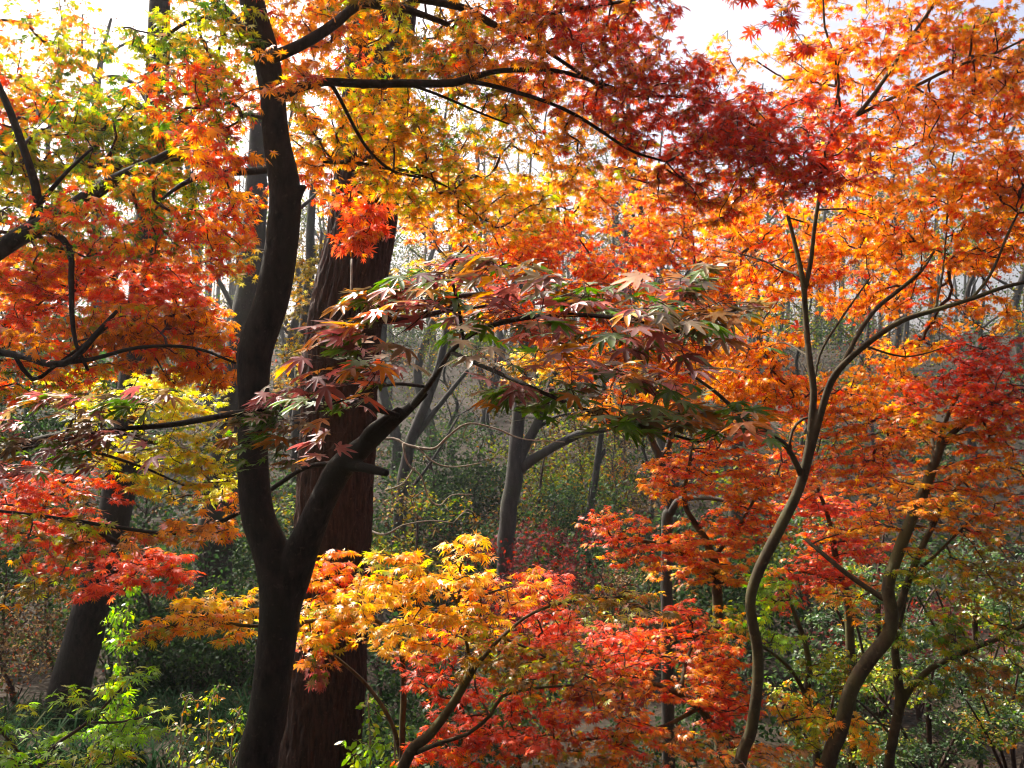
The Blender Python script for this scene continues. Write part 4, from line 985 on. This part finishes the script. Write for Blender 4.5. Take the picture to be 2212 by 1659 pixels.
def world_tree(name, label, cat, group, h, lean, pads, bark_mat, leaf, seed, leaf_m, twm=None, r0=.12, nb=9, lpn=8, tpl='dia'):
    """a free-standing tree at the origin, pads in metres (x, y, z, rx, rz, leaves, palette)"""
    rg = np.random.default_rng(seed)
    root = empty(name, (0, 0, 0), label, cat, group)
    g = Geo(); seeds, srs = [], []
    zz = np.linspace(-.5, h, 9)
    pa = np.stack([lean[0]*np.clip(zz/h, 0, 1)**1.4+rg.normal(0, .02*h, 9)*(zz > .3), lean[1]*(zz/h)+rg.normal(0, .02*h, 9)*(zz > .3), zz, r0*(1.15-1.0*np.clip(zz/h, 0, 1))], 1)
    pa = catmull(pa, .25)
    v, f = tube(pa, 10, .04, seed); g.add(v, f)
    seeds.append(pa[len(pa)//3:, :3]); srs.append(pa[len(pa)//3:, 3])
    for k in range(nb):
        i = rg.integers(int(len(pa)*.35), len(pa)-2)
        a = rg.uniform(0, 6.28); L = h*rg.uniform(.18, .38)*(1.15-i/len(pa))
        s0 = pa[i, :3]
        dv = np.array([math.cos(a), math.sin(a), rg.uniform(.5, 1.2)]); dv /= np.linalg.norm(dv)
        b = [np.append(s0+dv*L*t_+np.array([0, 0, .12*L*t_*t_])+rg.normal(0, .03*L, 3)*t_, max(.008, pa[i, 3]*.55*(1-.8*t_))) for t_ in np.linspace(0, 1, 5)]
        b = catmull(np.array(b), .25)
        v, f = tube(b, 6, .05, seed+k); g.add(v, f)
        seeds.append(b[:, :3]); srs.append(b[:, 3])
    link('trunk', g.mesh('trunk'), bark_mat, root)
    nodes, ownpal, cn = [], [], []
    for (x, y, z, rx, rz, nl, pal) in pads:
        nn = max(4, int(nl/max(lpn, 1)) if lpn else nl)
        q = rg.normal(size=(nn, 3)); q /= np.linalg.norm(q, axis=1)[:, None]; q *= rg.uniform(.15, 1, (nn, 1))**(1/2.4)
        nodes.append(q*np.array([rx, rx, rz])+np.array([x, y, z])); ownpal += [pal]*nn
    nodes = np.vstack(nodes)
    keep = gap_noise(nodes, .22*h, seed) > -.5
    nodes = nodes[keep]; ownpal = np.array(ownpal)[keep]
    sd, sr = np.vstack(seeds), np.concatenate(srs)
    par, order = grow(sd, nodes, .3)
    cnt = np.ones(len(nodes))
    for i in reversed(order):
        if par[i] >= 0:
            cnt[par[i]] += cnt[i]
    A = np.where((par >= 0)[:, None], nodes[np.maximum(par, 0)], sd[np.where(par < 0, -1-par, 0)])
    mid = (A+nodes)/2+rg.normal(0, .08, A.shape)*np.linalg.norm(nodes-A, axis=1)[:, None]
    rb = np.minimum(.0035*cnt**.45*(h/9), r0*.3)
    tg = Geo()
    v, f = edge_tubes(A, mid, rb*1.1, rb); tg.add(v, f)
    v, f = edge_tubes(mid, nodes, rb, rb*.8); tg.add(v, f)
    if lpn:
        V, Fc, Cc, off = [], [], [], 0
        for pal in np.unique(ownpal):
            idx = np.where(ownpal == pal)[0]
            c = rg.poisson(lpn, len(idx)); ow = np.repeat(idx, c); n = len(ow)
            pos = nodes[ow]+rg.normal(0, leaf_m*1.3, (n, 3))
            cols, w = PALP[pal]
            nc = rg.choice(len(cols), len(nodes), p=w)
            ci = np.where(rg.random(n) < .6, nc[ow], rg.choice(len(cols), n, p=w))
            col = cols[ci]*rg.uniform(.7, 1.25, (n, 1))
            v, f, vc = leaf_geo(tpl, pos, rg.uniform(0, 6.28, n), np.radians(rg.normal(-25, 28, n)), np.radians(rg.normal(0, 32, n)), leaf_m*rg.uniform(.6, 1.3, n), col, rg.uniform(.2, 1, n), rg)
            V.append(v); Fc.append(f+off); Cc.append(vc); off += len(v)
        crown_object(np.vstack(V), np.vstack(Fc), np.vstack(Cc), tg, leaf, twm or M_BARK_GREY, root)
    else:
        link('crown', tg.mesh('crown'), twm or M_BARK_GREY, root)
    return root


def crown_pads(h, n, w, z0, leaves, pals, seed):
    rg = np.random.default_rng(seed)
    o = []
    for k in range(n):
        a = rg.uniform(0, 6.28); r = w*rg.uniform(.1, .8); z = h*rg.uniform(z0, 1.0)
        o.append((r*math.cos(a), r*math.sin(a), z, w*rg.uniform(.3, .5), w*rg.uniform(.18, .32), int(leaves/n), pals[k % len(pals)]))
    return o


GT, GS = 'woodland trees on the far slope', 'shrubs on the valley slope'
KT = {
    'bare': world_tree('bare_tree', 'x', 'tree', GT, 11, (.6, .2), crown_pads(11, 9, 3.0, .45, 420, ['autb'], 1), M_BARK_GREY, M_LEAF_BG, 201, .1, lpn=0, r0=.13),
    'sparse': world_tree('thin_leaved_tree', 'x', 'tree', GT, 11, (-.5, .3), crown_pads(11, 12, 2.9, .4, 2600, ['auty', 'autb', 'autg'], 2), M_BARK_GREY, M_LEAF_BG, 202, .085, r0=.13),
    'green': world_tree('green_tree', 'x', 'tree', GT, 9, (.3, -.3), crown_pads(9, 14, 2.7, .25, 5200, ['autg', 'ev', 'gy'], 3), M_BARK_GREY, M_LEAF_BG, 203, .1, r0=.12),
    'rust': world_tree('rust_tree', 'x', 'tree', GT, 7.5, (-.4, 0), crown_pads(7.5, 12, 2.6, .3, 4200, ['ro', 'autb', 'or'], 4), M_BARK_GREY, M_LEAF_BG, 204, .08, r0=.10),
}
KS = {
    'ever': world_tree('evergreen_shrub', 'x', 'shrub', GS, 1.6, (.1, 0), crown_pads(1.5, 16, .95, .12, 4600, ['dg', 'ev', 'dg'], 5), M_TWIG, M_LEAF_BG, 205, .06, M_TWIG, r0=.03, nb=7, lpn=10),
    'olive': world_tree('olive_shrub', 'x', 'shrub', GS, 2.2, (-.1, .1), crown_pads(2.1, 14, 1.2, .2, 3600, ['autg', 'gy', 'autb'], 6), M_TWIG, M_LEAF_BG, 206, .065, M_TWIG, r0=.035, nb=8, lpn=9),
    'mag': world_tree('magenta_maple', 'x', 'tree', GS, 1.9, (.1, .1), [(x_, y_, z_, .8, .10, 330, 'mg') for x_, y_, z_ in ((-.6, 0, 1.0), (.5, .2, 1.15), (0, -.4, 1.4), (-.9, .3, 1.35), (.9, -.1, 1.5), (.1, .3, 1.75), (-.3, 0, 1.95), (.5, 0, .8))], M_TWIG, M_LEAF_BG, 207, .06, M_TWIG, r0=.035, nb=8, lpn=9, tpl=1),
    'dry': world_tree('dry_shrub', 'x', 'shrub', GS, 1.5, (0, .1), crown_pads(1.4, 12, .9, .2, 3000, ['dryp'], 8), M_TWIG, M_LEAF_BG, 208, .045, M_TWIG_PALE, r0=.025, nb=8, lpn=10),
}
USED = {}


def place(tab, kind, px, d, sc, label, dz=0.):
    x = (px-1106)/F*d
    loc = (x, d, float(ground_z(x, d))-.05+dz)
    src = tab[kind]
    if kind not in USED:
        USED[kind] = 1
        src.location = loc; src.rotation_euler = (0, 0, random.uniform(0, 6)); src.scale = (sc, sc, sc); src['label'] = label
    else:
        dup(src, loc, random.uniform(0, 6.28), sc, label)


TREES = [
    ('sparse', 640, 22, 1.0, 'thin yellowing tree between the forked stem and furrowed trunk'), ('sparse', 850, 24, 1.05, 'thin yellowing tree right of the furrowed trunk under the spray'),
    ('bare', 940, 26, 1.1, 'bare grey tree above the yellow green bush'), ('green', 985, 23, .55, 'yellow green bushy tree glowing in the hazy gap'), ('sparse', 1030, 30, 1.0, 'thin tree on the skyline left of the forked grey tree'), ('bare', 1060, 34, 1.1, 'bare skyline tree just left of the forked grey tree'),
    ('rust', 1060, 27, .6, 'small rusty tree left of the forked grey tree'), ('sparse', 1165, 36, 1.1, 'thin skyline tree inside the fork of the grey tree'), ('bare', 1225, 30, 1.0, 'bare tree under the long grey limb'), ('green', 1240, 22, .62, 'green tree beneath the long limb of the grey tree'),
    ('sparse', 1340, 28, 1.0, 'thin tree with pale sky beside it, right of centre'), ('green', 1350, 25, .6, 'dull green tree right of the slim dark tree'), ('bare', 1390, 32, 1.1, 'bare tree left of the dark V fork'), ('rust', 1330, 19, .4, 'low rusty tree in the hazy hollow'),
    ('rust', 1400, 21, .5, 'orange brown tree just left of the dark V fork'), ('bare', 1500, 36, 1.1, 'bare tree behind the small red maple'), ('green', 1530, 26, .7, 'green tree behind the small red maple'), ('sparse', 1620, 30, 1.1, 'thin tree beside the dark trunk on the sky'),
    ('sparse', 1850, 34, 1.2, 'thin grey tree on the sky inside the curved maple fork'), ('sparse', 1960, 28, 1.0, 'thin tree behind the right limb of the curved maple'), ('green', 2120, 22, .9, 'green tree behind the red crown at far right'), ('sparse', 2190, 30, 1.1, 'thin tree at the right edge of the woodland'),
    ('green', 1760, 20, .7, 'green tree behind the curved maple trunk'), ('rust', 1880, 22, .8, 'rust tree behind the lower right maples'), ('sparse', 440, 26, 1.1, 'thin tree behind the orange leaves at left'), ('sparse', 120, 30, 1.2, 'thin tree far left behind the maple limb'),
    ('green', 300, 22, .9, 'green tree behind the red and lime maple'), ('green', 60, 18, .8, 'dark green tree at the left edge'), ('sparse', 920, 44, 1.2, 'far thin tree fading in haze left of centre'), ('green', 1120, 46, 1.0, 'far green tree fading in haze at centre'),
    ('sparse', 1270, 48, 1.2, 'far thin tree fading in haze right of centre'), ('green', 1420, 48, 1.0, 'far green tree behind the dark V fork'), ('sparse', 1700, 46, 1.3, 'far thin tree behind the curved maple'), ('green', 620, 44, 1.0, 'far green tree behind the forked maple'), ('green', 840, 36, .9, 'hazy green tree right of the furrowed trunk'),
    ('green', 1960, 44, 1.1, 'far green tree behind the right limb'), ('bare', 1420, 14, .8, 'bare tree reaching the upper sky gap')]
for kind, px, d, sc, lab in TREES:
    place(KT, kind, px, d, sc, lab)
SHRUBS = [
    ('ever', 20, 11, 1.2, 'dark green shrub at the left edge below the red leaves'), ('ever', 110, 12.5, 1.2, 'dark shrub between the left edge and the leaning trunk'), ('ever', 300, 13, 1.2, 'dark shrub right of the leaning trunk'), ('dry', 30, 8.6, 1.0, 'pink tan dry shrub at the left edge'), ('dry', 120, 9.4, .9, 'tan dry shrub beside the leaning trunk'), ('dry', 330, 11.5, .9, 'dull pink dry shrub behind the amber branch'),
    ('dry', -60, 7.6, .9, 'rusty dry shrub cut by the left edge'), ('ever', 560, 14, 1.2, 'dark shrub behind the forked trunk'), ('ever', 660, 13, 1.2, 'dark shrub in the crotch of the forked maple'), ('ever', 330, 9.3, .9, 'dark shrub on the bank between the leaning trunk and forked trunk'), ('ever', 430, 10, 1.0, 'dark shrub at the foot of the slanting grey trunk'), ('ever', 240, 9.6, .9, 'dark shrub just right of the leaning trunk base'), ('ever', 510, 9.0, .8, 'dark shrub low beside the forked trunk'),
    ('ever', 860, 17, 1.4, 'dark shrub right of the furrowed trunk'), ('ever', 940, 19, 1.6, 'dark shrub under the yellow green bush'), ('olive', 900, 14, 1.0, 'olive shrub behind the golden tips'),
    ('ever', 1030, 20, 1.6, 'dark shrub left of the grey tree foot'), ('ever', 1040, 15, 1.1, 'dark shrub before the grey tree foot'), ('olive', 1160, 18, 1.2, 'olive shrub right of the grey tree foot'), ('ever', 1200, 17, 1.3, 'dark shrub above the magenta maple'), ('mag', 1180, 13, 1.0, 'magenta layered dwarf maple in the hollow'), ('mag', 1130, 12, .7, 'smaller magenta dwarf maple left of its twin'),
    ('olive', 1260, 19, 1.4, 'olive shrub under the slim dark tree'), ('ever', 1290, 16, 1.3, 'dark shrub right of the magenta maple'), ('ever', 1360, 15, 1.2, 'dark shrub below the red orange sprays'), ('olive', 1350, 20, 1.3, 'olive shrub below the dark V fork'), ('dry', 1300, 11.5, 1.1, 'brown dry shrub before the dark hollow'), ('dry', 1400, 12, 1.0, 'dull brown shrub behind the salmon mound'),
    ('ever', 1460, 13, 1.3, 'dark shrub behind the salmon mound'), ('ever', 1560, 12, 1.3, 'dark shrub left of the curved trunk'), ('olive', 1650, 14, 1.3, 'olive shrub right of the curved trunk'), ('ever', 1760, 11, 1.3, 'dark shrub behind the lime sapling'), ('mag', 1990, 10, .8, 'pink red dwarf maple between the right stems'),
    ('ever', 1500, 8.5, .9, 'dark shrub in shadow under the salmon mound'), ('ever', 980, 7.6, .9, 'dark shrub behind the bottom golden stem'), ('olive', 1120, 8, .8, 'dull olive shrub under the golden maple'), ('ever', 820, 8.5, 1.0, 'dark shrub at the foot of the furrowed trunk'), ('olive', 700, 11, 1.0, 'olive shrub behind the furrowed trunk')]
for kind, px, d, sc, lab in SHRUBS:
    place(KS, kind, px, d, sc, lab)

# glossy evergreens at lower right, sunlit
M_EVG = leaf_mat('glossy_evergreen_leaf', trans=.45, gloss=.35, rough=.38, tgain=1.5)
for k, (px, py, d, rx, ry, lab) in enumerate([(1900, 1300, 8.2, 170, 190, 'glossy evergreen bush behind the bent pale trunk'), (2110, 1330, 8.6, 170, 210, 'dark evergreen bush at the right edge'), (2010, 1540, 7.4, 210, 140, 'evergreen bush low behind the straight reddish stem'), (1800, 1560, 7.6, 130, 120, 'evergreen bush between the curved trunks'), (2190, 1560, 7.0, 120, 140, 'dark evergreen bush in the bottom right corner')]):
    t = Tree('evergreen_bush', lab, foot(px, 1659, d), cat='bush', group='evergreen bushes at lower right', bark_mat=M_TWIG, leaf=M_EVG, seed=300+k)
    g = to_ground(px, d, .1)
    t.stem([(px, g, d, 8), (px+8, (g+py)/2+60, d, 6), (px-6, py, d, 4), (px+10, py-ry*.8, d, 2)], sides=8)
    for b in range(5):
        a = (b-2)*.42
        t.branch([(px, (g+py)/2+40, d, 4), (px+rx*.5*math.sin(a*1.6), py+ry*.2, d+.2*(b-2), 3), (px+rx*.85*math.sin(a*1.9), py-ry*.5*math.cos(a), d+.35*(b-2), 1.5)], sides=6)
    rg = np.random.default_rng(400+k)
    for b in range(11):
        t.pad(px+rx*rg.uniform(-.75, .75), py+ry*rg.uniform(-.85, .85), d+rg.uniform(-.5, .5), rx*.42, ry*.26, .4, 1.5, 26, ('ev', 'ev', 'gy')[b % 3], tpl='blade', lpn=9, pitch=(-15, 30), gap=-.8)
    t.finish()

# ------------------------------------------------------------------ grass and fallen leaves
rg = np.random.default_rng(500)
n = 6500
gx = rg.uniform(-4.2, -1.1, n); gy = rg.uniform(5.2, 9.5, n)
kp = gap_noise(np.stack([gx, gy, 0*gx], 1), 1.1, 9) > -.3
gx, gy = gx[kp], gy[kp]; n = len(gx)
base = np.stack([gx, gy, ground_z(gx, gy)-.03], 1)
a = rg.uniform(0, 6.28, n); ln = rg.uniform(.18, .48, n); w = rg.uniform(.004, .008, n)
dirv = np.stack([np.cos(a), np.sin(a)], 1)
V = np.zeros((n, 8, 3)); Cg = np.zeros((n, 8, 3))
cg = np.where(rg.random((n, 1)) < .75, np.array([[.012, .034, .012]]), np.array([[.035, .042, .016]]))*rg.uniform(.7, 1.3, (n, 1))
for k, (o_, hh, ww) in enumerate(((0, 0, 1), (.18, .5, 1), (.5, .75, .8), (.95, .62, .12))):
    for sgn in (0, 1):
        V[:, 2*k+sgn, 0] = base[:, 0]+dirv[:, 0]*ln*o_-dirv[:, 1]*w*ww*(sgn*2-1)
        V[:, 2*k+sgn, 1] = base[:, 1]+dirv[:, 1]*ln*o_+dirv[:, 0]*w*ww*(sgn*2-1)
        V[:, 2*k+sgn, 2] = base[:, 2]+ln*hh
        Cg[:, 2*k+sgn] = cg
q = np.array([[0, 1, 3, 2], [2, 3, 5, 4], [4, 5, 7, 6]])
fc = (q[None]+(np.arange(n)*8)[:, None, None]).reshape(-1, 4)
o = link('grass', new_mesh('grass', V.reshape(-1, 3), fc, col=Cg.reshape(-1, 3), smooth_shade=True), leaf_mat('grass_blade', trans=.3, gloss=0, rough=.5, tgain=1.0, base=.002))
tag(o, 'arching dark green grass on the shaded bank at lower left', 'grass', kind='stuff')

n = 9000
r_ = rg.uniform(0, 1, n)
ly = 3.0+24*r_**1.3; lx = rg.uniform(-.75, .75, n)*(ly+1.5)
pos = np.stack([lx, ly, ground_z(lx, ly)+.035+rg.uniform(0, .05, n)], 1)
cols, w = PALP['dryp']
cols = np.vstack([cols, [C['O'], C['R'], C['BR'], C['PY']]]); w = np.concatenate([w*.6, [.1, .08, .15, .07]])
col = cols[rg.choice(len(cols), n, p=w/w.sum())]*rg.uniform(.25, .8, (n, 1))
v, f, vc = leaf_geo(1, pos, rg.uniform(0, 6.28, n), np.radians(rg.normal(0, 22, n)), np.radians(rg.normal(0, 22, n)), rg.uniform(.018, .042, n), col, rg.uniform(-.8, 1.2, n), rg)
o = link('fallen_leaves', new_mesh('fallen_leaves', v, f, col=vc), M_LEAF_BG)
tag(o, 'brown and red fallen leaves scattered over the forest floor', 'fallen leaves', kind='stuff')

# ------------------------------------------------------------------ undergrowth and far wood, uncountable masses
def mass(name, label, cat, clumps, leaf_lo, leaf_hi, seed, trunks=None):
    rg = np.random.default_rng(seed)
    V, Fc, Cc, off = [], [], [], 0
    for (x, y, z, r, h, n, pal) in clumps:
        q = rg.normal(size=(n, 3)); q /= np.linalg.norm(q, axis=1)[:, None]; q *= rg.uniform(.3, 1, (n, 1))**.5
        pos = q*np.array([r, r, h])+np.array([x, y, z])
        cols, w = PALP[pal]
        col = cols[rg.choice(len(cols), n, p=w)]*rg.uniform(.4, .95, (n, 1))*rg.uniform(.5, 1.1)
        v, f, vc = leaf_geo('dia', pos, rg.uniform(0, 6.28, n), np.radians(rg.normal(-20, 30, n)), np.radians(rg.normal(0, 35, n)), rg.uniform(leaf_lo, leaf_hi, n), col, rg.uniform(.2, 1, n), rg)
        V.append(v); Fc.append(f+off); Cc.append(vc); off += len(v)
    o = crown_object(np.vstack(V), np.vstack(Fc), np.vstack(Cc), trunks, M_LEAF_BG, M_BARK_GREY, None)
    o.name = name; o.data.name = name
    return tag(o, label, cat, kind='stuff')


rg = np.random.default_rng(600)
cl = []
pn = ['dg', 'ev', 'autg', 'autb', 'ro', 'gy']
for k in range(820):
    y = 14+50*rg.random()**1.2; x = rg.uniform(-.66, .66)*y
    r = rg.uniform(.45, 1.2)*(1+y/70); h = r*rg.uniform(.45, .9)
    cl.append((x, y, float(ground_z(x, y))+h*.5, r, h, int(rg.uniform(90, 200)), pn[rg.choice(6, p=[.34, .18, .14, .26, .04, .04])]))
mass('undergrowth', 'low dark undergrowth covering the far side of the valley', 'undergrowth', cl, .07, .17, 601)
cl, tg = [], Geo()
for k in range(150):
    y = rg.uniform(46, 100); x = rg.uniform(-.64, .64)*y
    g = float(ground_z(x, y)); h = rg.uniform(6, 13); ln_ = rg.normal(0, .6, 2)
    pa = np.array([[x, y, g-.3, .16], [x+ln_[0]*.5+rg.normal(0, .2), y, g+h*.5, .12], [x+ln_[0]+rg.normal(0, .3), y+ln_[1], g+h, .04]])
    v, f = tube(catmull(pa, 1.5), 6, .04, k); tg.add(v, f)
    for b in range(3):
        z0 = h*rg.uniform(.45, .85); a = rg.uniform(0, 6.28)
        s0 = np.array([x+ln_[0]*z0/h, y, g+z0])
        pb = np.array([[*s0, .06], [*(s0+np.array([math.cos(a)*.8, math.sin(a)*.8, .9])), .045], [*(s0+np.array([math.cos(a)*1.7, math.sin(a)*1.7, 2.2])), .015]])
        v, f = tube(catmull(pb, .8), 4, .03, k); tg.add(v, f)
        cl.append((s0[0]+math.cos(a)*1.6, s0[1]+math.sin(a)*1.6, s0[2]+2.0, rg.uniform(.9, 1.6), rg.uniform(.6, 1.1), int(rg.uniform(70, 190)), ['auty', 'autb', 'autg', 'ev', 'ory'][rg.choice(5, p=[.24, .28, .22, .08, .18])]))
    cl.append((x, y, g+rg.uniform(.6, 2.5), rg.uniform(1.2, 2.2), rg.uniform(.7, 1.5), 130, ['dg', 'autg', 'autb'][rg.choice(3, p=[.5, .3, .2])]))
mass('far_woodland', 'far thin trunked woodland along the top of the slope', 'woodland', cl, .14, .30, 602, tg)

# ------------------------------------------------------------------ haze
if HAZE_DENSITY > 0:
    hv = np.array([(x, y, z) for x in (-170, 170) for y in (-20, 420) for z in (-6, 30)], float)
    hf = np.array([[0, 1, 3, 2], [4, 6, 7, 5], [0, 4, 5, 1], [2, 3, 7, 6], [0, 2, 6, 4], [1, 5, 7, 3]])
    m, nt, out = mat_new('haze_air')
    pv = N(nt, 'ShaderNodeVolumePrincipled', Density=HAZE_DENSITY, Anisotropy=.45)
    pv.inputs['Color'].default_value = (.93, .96, 1, 1)
    nt.links.new(pv.outputs[0], out.inputs['Volume'])
    o = link('haze', new_mesh('haze', hv, hf), m)
    tag(o, 'thin pale sunlit haze filling the wooded valley', 'haze', kind='stuff')
